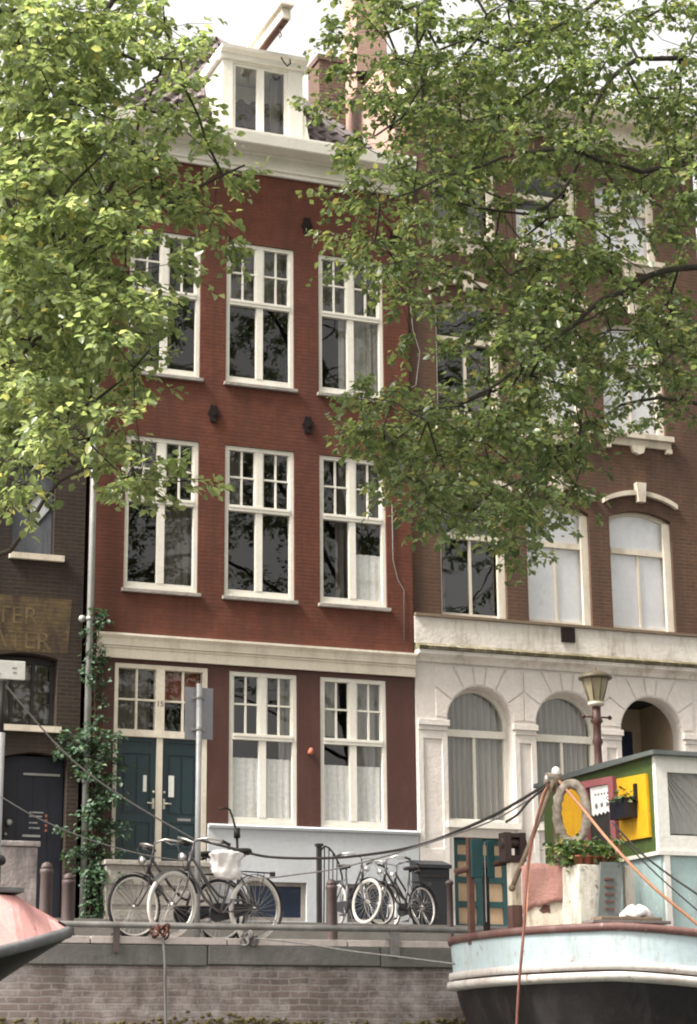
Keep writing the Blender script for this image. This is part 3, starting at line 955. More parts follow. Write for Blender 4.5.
# drainpipe at the left edge
b = MB()
b.tube([(7.78, YF - .12, 14.2), (7.78, YF - .12, 0.8)], .055, 10)
for z in (12.2, 9.2, 5.58, 3.0):
    b.tube([(7.78, YF - .12, z - .03), (7.78, YF - .12, z + .03)], .068, 10)
b.ball((7.66, YF - .08, 5.58), .06)
b.ball((7.9, YF - .08, 5.58), .06)
b.build('drainpipe', M['zinc'], H)

# ------------------------------------------------------------------ dark house on the left
L = thing('brown_house', (5.5, YF, 0.7), 'dark brown brick house with faded painted lettering and a navy door', 'house')
fw_x0, fw_x1 = -4.5, 7.70
seg_top = [(6.3 + 1.02 * i / 8, 4.93 + .07 * math.sin(math.pi * i / 8)) for i in range(9)]
lh = []
lh.append([(6.30, 3.85), (7.32, 3.85)] + [(x, z) for x, z in seg_top[::-1]])
lh.append(rect(6.52, 7.20, 6.6, 8.1))
lh.append(rect(6.50, 7.20, 9.9, 11.6))
door_top = [(6.52 + 1.0 * i / 8, 3.36 + .08 * math.sin(math.pi * i / 8)) for i in range(9)]
lh.append([(6.52, 0.75), (7.52, 0.75)] + door_top[::-1])
for wx in (4.3, 1.9, -0.6, -3.0):
    for z0, z1 in ((3.85, 4.95), (6.6, 8.1), (9.9, 11.6)):
        lh.append(rect(wx, wx + 1.02, z0, z1))
MB().wall(rect(fw_x0, fw_x1, 0.3, 13.4), lh, YF + .05, .3).build('wall', M['dark_brick'], L)
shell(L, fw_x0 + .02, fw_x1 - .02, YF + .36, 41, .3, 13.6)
MB().wall([(fw_x0 + .1, 5.02), (7.47, 5.02), (7.52, 5.9), (fw_x0 + .1, 5.95)], [], YF + .047, .003).build('painted_band', M['ochre_brick'], L)
text_mesh('STER', 0.40, M['letter_old'], L, 'painted_lettering', (6.12, YF + .0455, 5.46), extrude=.0008)
text_mesh('WATER', 0.40, M['letter_old'], L, 'painted_lettering', (5.83, YF + .0455, 5.07), extrude=.0008)


def plain_window(par, x0, x1, z0, z1, y, mat, cur=None, sillmat='stone', bars=1, arch=0.0):
    b = MB()
    f = .06
    b.box(x0, x0 + f, y, y + .08, z0, z1)
    b.box(x1 - f, x1, y, y + .08, z0, z1)
    b.box(x0 + f, x1 - f, y + .001, y + .08, z0, z0 + f)
    b.box(x0 + f, x1 - f, y + .001, y + .08, z1 - f, z1 + arch)
    for i in range(bars):
        m = x0 + (x1 - x0) * (i + 1) / (bars + 1)
        b.box(m - .025, m + .025, y + .002, y + .08, z0 + f, z1 - f)
    wdw = b.build('window', M[mat], par)
    MB().quad((x0 + .02, y + .045, z0 + .02), (x1 - .02, y + .045, z0 + .02), (x1 - .02, y + .045, z1 - .02), (x0 + .02, y + .045, z1 - .02)).build('pane', M['glass_old'], wdw, False)
    if cur:
        curtain_mesh(x0 + .06, x1 - .06, z0 + .1, z1 - .05, y + .2, .03, .22, int(x0 * 10)).build('curtain', M[cur], wdw, False)
    MB().box(x0 - .05, x1 + .08, y - .26, y - .003, z0 - .1, z0 - .004).build('sill', M[sillmat], wdw)
    return wdw


plain_window(L, 6.305, 7.315, 3.855, 4.92, YF + .25, 'iron', 'dim_curtain', 'pale_stone', 2, .05)
plain_window(L, 6.505, 7.195, 9.905, 11.595, YF + .2, 'iron', 'dim_curtain', 'pale_stone', 1)
for wx in (4.3, 1.9, -0.6, -3.0):
    for z0, z1 in ((3.855, 4.945), (6.605, 8.095), (9.905, 11.595)):
        plain_window(L, wx + .005, wx + 1.015, z0, z1, YF + .2, 'iron', 'dim_curtain', 'pale_stone', 1)
# closed blue-grey shutter with a diamond light
b = MB()
b.wall(rect(6.523, 7.197, 6.603, 8.097), [[(6.97 + .2 * math.cos(a), 7.42 + .26 * math.sin(a)) for a in (0, math.pi / 2, math.pi, 3 * math.pi / 2)]], YF + .26, .05)
for xx in (6.66, 6.80, 7.06, 7.13):
    b.box(xx - .004, xx + .004, YF + .254, YF + .259, 6.62, 7.1)
sh = b.build('shutter', M['grey_panel'], L)
MB().quad(*[(6.97 + .2 * math.cos(a), YF + .275, 7.42 + .26 * math.sin(a)) for a in (0, math.pi / 2, math.pi, 3 * math.pi / 2)]).build('pane', M['sky_pale_sheet'], sh, False)
b = MB()
dp = [(6.97 + .205 * math.cos(a), 7.42 + .265 * math.sin(a)) for a in (0, math.pi / 2, math.pi, 3 * math.pi / 2)]
for i in range(4):
    p, q2 = dp[i], dp[(i + 1) % 4]
    b.beam((p[0], YF + .25, p[1]), (q2[0], YF + .25, q2[1]), .03, .035, (0, 1, 0))
b.build('diamond_frame', M['iron'], sh)
MB().box(6.48, 7.36, YF - .03, YF + .25, 6.5, 6.596).build('window_sill', M['pale_stone'], L)
# navy door
b = MB()
b.box(6.54, 7.50, YF + .22, YF + .28, .75, 3.40)
for xx in (6.78, 7.02, 7.26):
    b.box(xx - .004, xx + .004, YF + .212, YF + .219, .8, 3.3)
nd = b.build('front_door', M['navy'], L)
b = MB()
b.box(6.86, 7.44, YF + .19, YF + .219, 3.10, 3.135)
b.ball((6.66, YF + .16, 2.36), .05)
b.ball((6.61, YF + .18, 2.18), .028)
b.build('handle', M['zinc'], nd)
b = MB()
rs = random.Random(11)
for i, z in enumerate((2.52, 2.46, 2.36, 2.28)):
    b.box(6.98, 6.98 + (.22, .20, .13, .17)[i], YF + .214, YF + .219, z, z + .022)
for z in (2.15,):
    b.box(6.88, 7.16, YF + .205, YF + .219, z, z + .035)
b.build('notice', M['zinc'], nd)
b = MB()
for i in range(4):
    b.box(7.23, 7.27, YF + .214, YF + .219, 2.24 + i * .075, 2.28 + i * .075)
b.build('notice', M['terracotta'], nd)
MB().xprism([(YF + .2, 13.2), (YF - .1, 13.2), (YF - .16, 13.35), (YF - .3, 13.4), (YF - .3, 13.6), (YF + .2, 13.6)], fw_x0 - .05, fw_x1 - .03).build('cornice', M['cream'], L)
b = MB()
tile_slope(b, (fw_x0, 31.2, 13.6), (fw_x1 - .1, 31.2, 13.6), (fw_x0, 35.5, 15.2), (fw_x1 - .1, 35.5, 15.2))
b.quad((fw_x0, 31.2, 13.6), (fw_x1 - .1, 31.2, 13.6), (fw_x1 - .1, 35.5, 15.2), (fw_x0, 35.5, 15.2))
b.quad((fw_x1 - .1, 31.2, 13.6), (fw_x1 - .1, 41, 13.6), (fw_x1 - .1, 35.5, 15.2))
b.build('roof', M['tile'], L, False)

# ------------------------------------------------------------------ right house: white ground floor, brown brick above
Rh = thing('brick_house', (16.2, YF, 0.7), 'brown brick house above a white stucco ground floor with round arches', 'house')
RX0, RX1 = 13.43, 19.45
OX = [(13.97, 15.22), (15.63, 16.88), (17.29, 18.56)]


def seg_open(a, d, z0, zs, rise, n=10):
    return [(a, z0), (d, z0)] + [(d - (d - a) * i / n, zs + rise * math.sin(math.pi * (i / n)) ** .8 if 0 < i < n else zs) for i in range(n + 1)]


levels = ((6.14, 8.18, .15), (9.78, 11.80, .15), (13.20, 14.62, .13))
holes = [seg_open(a, d, z0, zs, rise) for a, d in OX for z0, zs, rise in levels]
MB().wall(rect(RX0, RX1, 5.9, 16.3), holes, YF + .06, .3).build('wall', M['brown_brick'], Rh)
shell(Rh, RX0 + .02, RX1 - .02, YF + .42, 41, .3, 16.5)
rc = {0: {0: [('dim_curtain', 0.0, 0.14, 0, 1)], 1: [('sky_pale_sheet', 0.02, 0.98, 0.0, 1.0)], 2: [('sky_pale_sheet', 0.02, 0.98, 0.0, 1.0)]},
      1: {0: [('dim_curtain', 0.6, 1.0, 0, .6)], 1: [('sky_pale_sheet', 0.35, 0.98, 0.0, 0.66), ('dim_curtain', 0, 1, .66, 1)], 2: [('sky_pale_sheet', 0.02, 0.98, 0.0, 1.0)]},
      2: {0: [('dim_curtain', 0.1, 0.9, 0, .6)], 1: [('sky_pale_sheet', .02, .98, 0, .5)], 2: [('sky_pale_sheet', 0.02, 0.98, 0.0, 1.0)]}}
for li, (z0, zs, rise) in enumerate(levels):
    for i, (a, d) in enumerate(OX):
        y = YF + .06 + .12
        f = .07
        b = MB()
        pts = seg_open(a, d, z0, zs, rise)
        inner = seg_open(a + f, d - f, z0 + f, zs - f * .8, rise)
        zt = z0 + (zs + rise - z0) * .66
        b.wall(pts, [inner], y, .1)
        b.box(a + f, d - f, y - .015, y + .09, zt - .05, zt + .05)
        c = (a + d) / 2
        b.box(c - .02, c + .02, y + .02, y + .09, z0 + f, zt - .05)
        b.box(d - .14, d - .003, y - .06, y - .002, z0, zs - .03)
        wdw = b.build('window', M['cream'], Rh)
        MB().quad((a + .02, y + .05, z0 + .02), (d - .02, y + .05 , z0 + .02), (d - .02, y + .05, zs + rise), (a + .02, y + .05, zs + rise)).build('pane', M['glass_pale' if i else 'glass_old'], wdw, False)
        for kind, ca, cb_, cz0, cz1 in rc[li][i]:
            x0, x1 = a + (d - a) * ca, a + (d - a) * cb_
            k0, k1 = z0 + (zs + rise - z0) * cz0, z0 + (zs + rise - z0) * cz1
            if kind == 'sky_pale_sheet':
                MB().quad((x0, y + .062, k0), (x1, y + .062, k0), (x1, y + .062, k1), (x0, y + .062, k1)).build('sky_pale_sheet', M['sky_pale_sheet'], wdw, False)  # flat sheet close behind the pane, coloured to stand in for reflected sky
            else:
                curtain_mesh(x0, x1, k0, k1, y + .16, .025, .15, i + li * 3).build('curtain', M[kind], wdw, False)
        # hood mould with a keystone
        if li < 2:
            s = MB()
            cz = zs + .32
            n = 12
            top = [(a - .12 + (d - a + .24) * k2 / n, cz + .20 * math.sin(math.pi * k2 / n) ** .8 if 0 < k2 < n else cz) for k2 in range(n + 1)]
            poly = top + [(x, z - .085) for x, z in top[::-1]]
            for k2 in range(n):
                p0, p1 = top[k2], top[k2 + 1]
                s.prism([(p0[0], p0[1] - .085), (p1[0], p1[1] - .085), p1, p0], YF - .02, YF + .07)
            s.prism([(c - .07, cz - .02), (c + .07, cz - .02), (c + .10, cz + .34), (c - .10, cz + .34)], YF - .06, YF + .07)
            s.build('hood_mould', M['pale_stone'], Rh)
        if li > 0:
            s = MB()
            s.box(a - .08, d + .10, YF - .06, YF + .25, z0 - .10, z0 - .003)
            s.box(a - .04, d + .06, YF + .0, YF + .06, z0 - .24, z0 - .102)
            s.prism([(c - .14, z0 - .24), (c - .10, z0 - .36), (c, z0 - .40), (c + .10, z0 - .36), (c + .14, z0 - .24)], YF - .03, YF + .07)
            s.box(a - .04, a + .07, YF - .03, YF + .06, z0 - .32, z0 - .242)
            s.box(d - .05, d + .06, YF - .03, YF + .06, z0 - .32, z0 - .242)
            s.build('console_sill', M['pale_stone'], Rh)
# band between ground and first floor
b = MB()
b.xprism([(YF + .1, 5.56), (YF - .02, 5.56), (YF - .02, 6.06), (YF + .1, 6.06)], RX0, RX1)
b.build('stucco_band', M['stucco_band'], Rh)
b = MB()
b.xprism([(YF + .1, 6.062), (YF - .07, 6.062), (YF - .07, 6.11), (YF + .3, 6.138)], RX0, RX1)
b.build('sill_course', M['wood'], Rh)
b = MB()
b.xprism([(YF + .1, 5.47), (YF - .20, 5.47), (YF - .22, 5.52), (YF - .03, 5.60), (YF + .1, 5.60)], RX0, RX1)
b.build('mossy_ledge', M['mossy'], Rh)
b = MB()
b.xprism([(YF + .1, 5.28), (YF - .04, 5.28), (YF - .06, 5.34), (YF - .10, 5.37), (YF - .17, 5.40), (YF - .17, 5.465), (YF + .1, 5.465)], RX0, RX1)
b.build('moulding', M['stucco_band'], Rh)
p = fy(567, 635, YF - .02)
MB().box(p.x - .12, p.x + .14, YF - .06, YF - .02, p.z - .13, p.z + .12).build('iron_plate', M['soot'], Rh)
# arches
AX = [(14.0, 15.23), (15.66, 16.90), (17.31, 18.55)]
ZS = 4.30
ah = []
for i, (a, d) in enumerate(AX):
    r = (d - a) / 2
    zb = 2.62 if i < 2 else 0.85
    ah.append([(a, zb), (d, zb)] + arc((a + d) / 2, ZS, r, 0, math.pi, 18))
BD = (14.07, 15.06)
ah.append(rect(BD[0], BD[1] + .05, 0.85, 2.36))
MB().wall(rect(RX0, RX1, 0.5, 5.28), ah, YF, .36).build('stucco_wall', M['stucco'], Rh)
for i, (a, d) in enumerate(AX):
    c, r = (a + d) / 2, (d - a) / 2
    b = MB()
    # raised wedge stones with open joints
    angs = [R(x) for x in (4, 34, 62, 82, 98, 118, 146, 176)]
    tops = 5.24
    for k in range(7):
        a0, a1 = angs[k] + .02, angs[k + 1] - .02
        ro = r + .02

        def outp(t):
            dx, dz = math.cos(t), math.sin(t)
            kz = (tops - ZS) / dz if dz > .05 else 9
            kx = (r + .205) / abs(dx) if abs(dx) > .05 else 9
            return (c + dx * min(kz, kx), ZS + dz * min(kz, kx))
        n = 5
        inner = [(c + ro * math.cos(a0 + (a1 - a0) * j / n), ZS + ro * math.sin(a0 + (a1 - a0) * j / n)) for j in range(n + 1)]
        outer = [outp(a1), outp(a0)]
        mid = (a0 + a1) / 2
        if k in (1, 5):
            outer = [outp(a1), (c + math.copysign(r + .205, math.cos(mid)), tops) if False else outp(mid), outp(a0)]
        b.prism(inner + outer, YF - .018, YF + .01)
    b.build('voussoir', M['stucco'], Rh, bevel=.004)
# piers: imposts and sunk panels
piers = [(RX0 + .02, 13.99), (15.24, 15.65), (16.91, 17.30), (18.56, RX1 - .02)]
b = MB()
for a, d in piers:
    b.box(a - .03 if a > RX0 + .1 else a, d + .03, YF - .07, YF + .02, 4.20, 4.30)
    b.box(a, d, YF - .04, YF + .02, 4.12, 4.198)
    if d - a > .3:
        e = .10
        b.box(a, a + e, YF - .025, YF + .01, 1.2, 4.118)
        b.box(d - e, d, YF - .025, YF + .01, 1.2, 4.118)
        b.box(a + e, d - e, YF - .025, YF + .01, 3.98, 4.118)
        b.box(a + e, d - e, YF - .025, YF + .01, 1.2, 2.15)
b.build('pier', M['stucco'], Rh, bevel=.006)
for i, (a, d) in enumerate(AX[:2]):
    c, r = (a + d) / 2, (d - a) / 2
    y = YF + .26
    zb = 2.62
    f = .06
    op = [(a, zb), (d, zb)] + arc(c, ZS, r, 0, math.pi, 18)
    inn = [(a + f, zb + f), (d - f, zb + f)] + arc(c, ZS, r - f, 0, math.pi, 18)
    b = MB()
    b.wall(op, [inn], y, .09)
    b.box(a + f * .5, d - f * .5, y - .02, y + .08, ZS - .22, ZS - .10)
    b.box(c - .025, c + .025, y + .01, y + .08, zb + f, ZS - .22)
    b.box(a - .0, d + .0, y - .20, y - .002, zb - .0, zb + .05)
    wdw = b.build('arched_window', M['white'], Rh)
    pts = [(a + .02, zb + .02), (d - .02, zb + .02)] + arc(c, ZS, r - .02, 0, math.pi, 18)
    MB().add([(x, y + .05, z) for x, z in pts], [tuple(range(len(pts)))]).build('pane', M['glass'], wdw, False)
    curtain_mesh(a + .02, d - .02, zb + .05, ZS + r, y + .12, .03, .11, 40 + i).build('curtain', M['curtain'], wdw, False)
    MB().box(a - .06, d + .06, YF - .08, YF + .2, zb - .11, zb - .003).build('sill', M['white'], wdw)
# open porch under the third arch
a, d = AX[2]
b = MB()
b.quad((a, YF + .36, .85), (a, YF + 1.5, .85), (a, YF + 1.5, 5.0), (a, YF + .36, 5.0))
b.quad((d, YF + .36, .85), (d, YF + 1.5, .85), (d, YF + 1.5, 5.0), (d, YF + .36, 5.0))
b.quad((a, YF + 1.5, .85), (d, YF + 1.5, .85), (d, YF + 1.5, 5.0), (a, YF + 1.5, 5.0))
b.quad((a, YF + .36, 5.0), (d, YF + .36, 5.0), (d, YF + 1.5, 5.0), (a, YF + 1.5, 5.0))
po = b.build('porch', M['tan'], Rh, False)
b = MB()
b.box(a + .1, d - .1, YF + 1.42, YF + 1.48, .85, 3.55)
b.build('porch_door', M['navy'], po)
b = MB()
b.box(a + .1, d - .1, YF + 1.40, YF + 1.47, 3.55, 3.68)
b.box(a + .1, a + .16, YF + 1.40, YF + 1.47, 3.68, 4.55)
b.build('transom', M['cream'], po)
MB().quad((a + .16, YF + 1.45, 3.68), (d - .2, YF + 1.45, 3.68), (d - .2, YF + 1.45, 4.55), (a + .16, YF + 1.45, 4.55)).build('fanlight', M['navy_glass'], po, False)
# basement door with tan panels in a teal frame
b = MB()
y = YF + .10
for xx in (BD[0] + .01, (BD[0] + BD[1]) / 2 - .05, BD[1] - .06):
    b.box(xx, xx + .1, y, y + .06, .85, 2.33)
for zz in (.85, 1.22, 1.62, 1.98, 2.25):
    b.box(BD[0] + .01, BD[1] + .04, y + .003, y + .055, zz, zz + .10)
bd = b.build('basement_door', M['teal'], Rh)
MB().box(BD[0] + .02, BD[1] + .03, y + .03, y + .05, .87, 2.3).build('panel', M['tan_panel'], bd)
# main cornice and attic roof of the right house
b = MB()
b.xprism([(YF + .3, 15.45), (YF - .05, 15.45), (YF - .08, 15.75), (YF - .32, 15.82), (YF - .40, 16.0), (YF - .40, 16.12), (YF + .3, 16.12)], RX0 - .03, RX1 + .05)
b.build('cornice', M['cream'], Rh)
b = MB()
tile_slope(b, (RX0, 31.3, 16.3), (RX1, 31.3, 16.3), (RX0, 34, 17.6), (RX1, 34, 17.6))
b.quad((RX0, 31.3, 16.3), (RX1, 31.3, 16.3), (RX1, 34, 17.6), (RX0, 34, 17.6))
b.quad((RX0, 34, 17.6), (RX1, 34, 17.6), (RX1, 41, 17.0), (RX0, 41, 17.0))
b.build('roof', M['tile'], Rh, False)
b = MB()
b.box(13.46, 14.1, 33.4, 34.1, 15.5, 20.2)
b.box(13.42, 14.14, 33.36, 34.14, 20.202, 20.4)
b.build('chimney', M['pink_brick'], Rh)
MB().box(13.43, 13.52, YF + .5, 41, 13.5, 16.9).build('party_wall', M['pink_brick'], Rh)


# ------------------------------------------------------------------ foliage
def leaf_cloud(centres, dirs, rng, n_leaf, size, spread, droop=0.35):
    """Sprays: at each centre a few twiglets carrying alternate leaves. Returns leaf mesh arrays and twiglets."""
    P, D, twl = [], [], []
    for c, d in zip(centres, dirs):
        for _ in range(4):
            t = d * rng.uniform(.3, 1) + rng.normal(0, .6, 3)
            t[2] = t[2] * .32 - droop * rng.uniform(0, 1)
            t /= np.linalg.norm(t) + 1e-6
            ln = spread * rng.uniform(.6, 1.25)
            e = c + t * ln
            e[2] -= .08 * ln
            twl.append((c, c + t * ln * .5 + np.array([0, 0, .02]), e))
            m = max(2, int(n_leaf / 4 * rng.uniform(.7, 1.3)))
            s = rng.uniform(.12, 1.05, m)
            base = c[None] + (e - c)[None] * s[:, None] + rng.normal(0, .035, (m, 3))
            side = np.cross(t, [0, 0, 1.0])
            side /= np.linalg.norm(side) + 1e-6
            sg = np.where(np.arange(m) % 2 == 0, 1, -1)[:, None]
            dl = t[None] * .6 + side[None] * sg * .8 + rng.normal(0, .35, (m, 3))
            dl[:, 2] -= rng.uniform(.0, .7, m)
            P.append(base)
            D.append(dl)
    P, D = np.concatenate(P), np.concatenate(D)
    D /= np.linalg.norm(D, axis=1, keepdims=True)
    n = len(P)
    up = np.tile(np.array([0, 0, 1.0]), (n, 1)) + rng.normal(0, .42, (n, 3))
    S = np.cross(D, up)
    S /= np.linalg.norm(S, axis=1, keepdims=True) + 1e-6
    N = np.cross(S, D)
    ls = size * rng.uniform(.62, 1.25, n)[:, None]
    wd = ls * rng.uniform(.28, .38, n)[:, None]
    fold = wd * rng.uniform(.1, .55, n)[:, None]
    curl = ls * rng.uniform(-.02, .22, n)[:, None]
    v = np.empty((n, 7, 3))
    v[:, 0] = P
    v[:, 1] = P + D * ls * .38 + S * wd + N * fold
    v[:, 2] = P + D * ls * .72 + S * wd * .72 + N * (fold * .7 - curl * .35)
    v[:, 3] = P + D * ls - N * curl
    v[:, 4] = P + D * ls * .72 - S * wd * .72 + N * (fold * .7 - curl * .35)
    v[:, 5] = P + D * ls * .38 - S * wd + N * fold
    v[:, 6] = P + D * ls * .5 - N * curl * .1
    base = (np.arange(n) * 7)[:, None, None]
    f = np.array([[0, 6, 2, 1], [6, 3, 2, 2], [0, 5, 4, 6], [6, 4, 3, 3]])
    quads = (np.array([[0, 1, 2, 6], [0, 6, 4, 5]])[None] + base).reshape(-1, 4)
    tris = (np.array([[6, 2, 3], [6, 3, 4]])[None] + base).reshape(-1, 3)
    return v.reshape(-1, 3), quads, tris, twl


def np_mesh(name, v, quads, tris, mat, smooth=True):
    me = bpy.data.meshes.new(name)
    me.vertices.add(len(v))
    me.vertices.foreach_set('co', np.ascontiguousarray(v, dtype=np.float32).ravel())
    nl = quads.size + tris.size
    me.loops.add(nl)
    me.loops.foreach_set('vertex_index', np.concatenate([quads.ravel(), tris.ravel()]).astype(np.int32))
    me.polygons.add(len(quads) + len(tris))
    st = np.concatenate([np.arange(len(quads)) * 4, quads.size + np.arange(len(tris)) * 3]).astype(np.int32)
    me.polygons.foreach_set('loop_start', st)
    me.polygons.foreach_set('use_smooth', np.zeros(len(st), dtype=bool) | smooth)
    me.materials.append(mat)
    me.update(calc_edges=True)
    me.validate()
    return me


def grow(limbs, centres, rng):
    """Join every spray to the nearest limb or earlier twig; thickness follows how much hangs on it."""
    pos, par, rad0 = [], [], []
    for pl, r0, r1, attach in limbs:
        pts = [Vector(p) for p in pl]
        dense = []
        for i in range(len(pts) - 1):
            n = max(2, int((pts[i + 1] - pts[i]).length / .3))
            for k in range(n):
                t = k / n
                p0 = pts[max(i - 1, 0)]
                p3 = pts[min(i + 2, len(pts) - 1)]
                a, c = pts[i], pts[i + 1]
                q_ = .5 * ((2 * a) + (c - p0) * t + (2 * p0 - 5 * a + 4 * c - p3) * t * t + (3 * a - p0 - 3 * c + p3) * t ** 3)
                dense.append(q_)
        dense.append(pts[-1])
        prev = -1
        if attach and pos:
            d = np.linalg.norm(np.array(pos) - np.array(dense[0]), axis=1)
            prev = int(d.argmin())
        for i, p in enumerate(dense):
            t = i / (len(dense) - 1)
            j = rng.normal(0, .012, 3) if 0 < i < len(dense) - 1 else (0, 0, 0)
            pos.append((p.x + j[0], p.y + j[1], p.z + j[2]))
            par.append(prev)
            rad0.append(r0 * (1 - t) + r1 * t)
            prev = len(pos) - 1
    nl = len(pos)
    A = np.array(pos)
    order = np.argsort([np.min(np.linalg.norm(A - c, axis=1)) for c in centres])
    dirs = np.zeros((len(centres), 3))
    for ci in order:
        c = centres[ci]
        A = np.array(pos)
        dist = np.linalg.norm(A - c, axis=1)
        j = int(dist.argmin())
        s, dlen = A[j], dist[j]
        n = max(1, int(dlen / .28))
        bend = rng.normal(0, .10 * dlen, 3)
        bend[2] = abs(bend[2]) * .8
        prev = j
        for k in range(1, n + 1):
            t = k / n
            p_ = s + (c - s) * t + bend * math.sin(math.pi * t)
            pos.append(tuple(p_))
            par.append(prev)
            rad0.append(0)
            prev = len(pos) - 1
        d = c - s
        dirs[ci] = d / (np.linalg.norm(d) + 1e-6)
    cnt = np.zeros(len(pos))
    cnt[nl:] += 0.0
    load = np.ones(len(pos)) * .15
    for i in range(len(pos) - 1, -1, -1):
        if par[i] >= 0:
            load[par[i]] += load[i]
    rad = np.array(rad0)
    rad[nl:] = np.clip(.0034 * np.sqrt(load[nl:] / .15), .0035, .018)
    return np.array(pos), par, rad, nl, dirs


def tree(name, label, limbs, centres, rng, leafmat, n_leaf, size, spread, droop):
    base = Vector(limbs[0][0][0])
    T = thing(name, base, label, 'tree', 'trees on the quay')
    pos, par, rad, nl, dirs = grow(limbs, centres, rng)
    v, quads, tris, twl = leaf_cloud(centres, dirs, rng, n_leaf, size, spread, droop)
    tr = MB()
    # limbs as continuous tubes
    i = 0
    while i < nl:
        j = i + 1
        while j < nl and par[j] == j - 1:
            j += 1
        pts = [pos[k] for k in range(i, j)]
        rr = [rad[k] for k in range(i, j)]
        if par[i] >= 0:
            pts.insert(0, pos[par[i]])
            rr.insert(0, rr[0])
        tr.tube(pts, rr, 10 if rr[0] > .06 else 6)
        i = j
    tr.build('trunk', M['bark'], T, False)
    tw = MB()
    for k in range(nl, len(pos)):
        p = par[k]
        r1 = min(rad[p], rad[k] * 1.3) if p >= nl else rad[k] * 1.2
        tw.tube([pos[p], pos[k]], [r1, rad[k]], 4, cap=False)
    for a, m_, e in twl:
        tw.tube([a, m_, e], [.0045, .0035, .002], 3, cap=False)
    tw.build('twigs', M['twig'], T, False)
    me = np_mesh('crown', v, quads, tris, leafmat)
    link('crown', me, T)
    return T


def grid_centres(rows, x0, cell, ylo, yhi, rng, k, skew=0.0):
    out = []
    for r, row in enumerate(rows):
        for c, ch in enumerate(row.split()):
            d = float(ch)
            n = rng.poisson(k * d / 9) if d < 9 else int(round(k + rng.uniform(-.6, .6)))
            for _ in range(n):
                px = x0 + (c + rng.uniform(0, 1)) * cell
                py = (r + rng.uniform(0, 1)) * cell
                out.append(np.array(fy(px, py, rng.uniform(ylo, yhi))))
    return out


LEFT = """9 9 9 6 2 1 0 0 0
9 9 8 6 3 2 0 0 0
9 9 8 7 3 2 0 0 0
9 9 9 7 4 3 1 0 0
9 9 9 8 5 4 2 0 0
9 9 9 8 4 3 1 1 0
9 9 9 5 1 1 2 1 0
9 9 9 4 2 2 1 0 0
9 9 9 5 2 0 0 0 0
9 9 9 5 1 0 0 0 0
9 9 9 4 0 0 0 0 0
9 9 7 3 0 0 0 0 0
9 7 7 3 1 0 0 0 0
5 1 3 4 2 0 0 0 0
1 0 1 1 1 1 0 0 0
0 0 0 0 0 0 0 0 0""".split('\n')
RIGHT = """1 1 6 8 8 8 8 7 4 1 3
2 5 8 9 9 9 8 8 3 2 4
2 5 8 9 9 9 8 8 7 7 7
1 4 8 9 9 9 8 7 6 7 8
1 4 7 8 7 6 6 6 6 7 8
2 5 6 6 5 6 7 6 4 4 8
1 3 6 7 6 4 6 6 4 3 7
0 2 5 7 7 6 7 8 5 3 7
0 1 3 5 4 6 7 8 7 7 8
0 0 2 1 2 5 8 7 5 5 8
0 0 1 1 3 7 8 8 4 4 8
0 5 7 8 9 9 9 8 4 3 6
0 7 9 9 9 9 9 8 2 0 1
0 4 8 9 9 9 9 6 1 0 0
0 0 2 5 5 6 7 4 1 0 0
0 0 0 0 0 2 2 0 0 0 0""".split('\n')

rng = np.random.default_rng(5)
cl = grid_centres(LEFT, 0, 35, 16.6, 20.6, rng, 5.2)
for _ in range(330):                       # the rest of the crown, above and beside the picture
    px, py = rng.uniform(-420, 190), rng.uniform(-520, 0)
    if px > 80 and rng.uniform() < .45:
        continue
    cl.append(np.array(fy(px, py, rng.uniform(16.6, 23))))
for _ in range(150):
    cl.append(np.array(fy(rng.uniform(-420, 0), rng.uniform(0, 480), rng.uniform(17, 23))))
for _ in range(170):
    q_ = np.array([rng.uniform(-3.5, 7.0), rng.uniform(18, 24.5), rng.uniform(10.4, 16.5)])
    if not in_frame(q_):
        cl.append(q_)
tb = Vector((1.9, 21.6, -.03))
fork = Vector((2.1, 21.4, 4.6))
Lf = lambda px, py, y: fy(px, py, y)
limbsL = [
    ([tb, Vector((1.95, 21.6, 1.5)), Vector((2.0, 21.5, 3.2)), fork, Vector((2.3, 21.2, 7)), Vector((2.5, 21.0, 9.5)), Vector((2.6, 20.8, 12.5))], .24, .07, False),
    ([fork, Lf(-60, 520, 20.4), Lf(20, 440, 19.5), Lf(95, 400, 19), Lf(150, 350, 18.6)], .055, .01, True),
    ([Vector((2.3, 21.2, 7)), Lf(-30, 300, 20), Lf(40, 250, 19.4), Lf(105, 200, 19), Lf(145, 110, 18.7), Lf(170, 40, 18.5)], .05, .01, True),
    ([Vector((2.3, 21.2, 6.2)), Lf(-40, 380, 19.8), Lf(60, 320, 18.6), Lf(120, 240, 18.2), Lf(190, 190, 18.0), Lf(245, 165, 17.8)], .07, .01, True),
    ([Vector((2.5, 21.0, 9.5)), Lf(0, 130, 20), Lf(60, 60, 19.5), Lf(120, -10, 19.3), Lf(160, -120, 19)], .07, .014, True),
    ([fork, Lf(-20, 560, 19.2), Lf(60, 480, 18.3), Lf(110, 470, 18), Lf(165, 500, 17.8)], .05, .01, True),
    ([Vector((2.6, 20.8, 12)), Lf(-60, -80, 20), Lf(20, -200, 20), Lf(80, -350, 20)], .06, .014, True),
]
tree('elm_tree', 'bright yellow-green leafy tree hanging in from the left over the dark brown house', limbsL, cl, rng, M['leaf_left'], 84, .094, .42, .28)

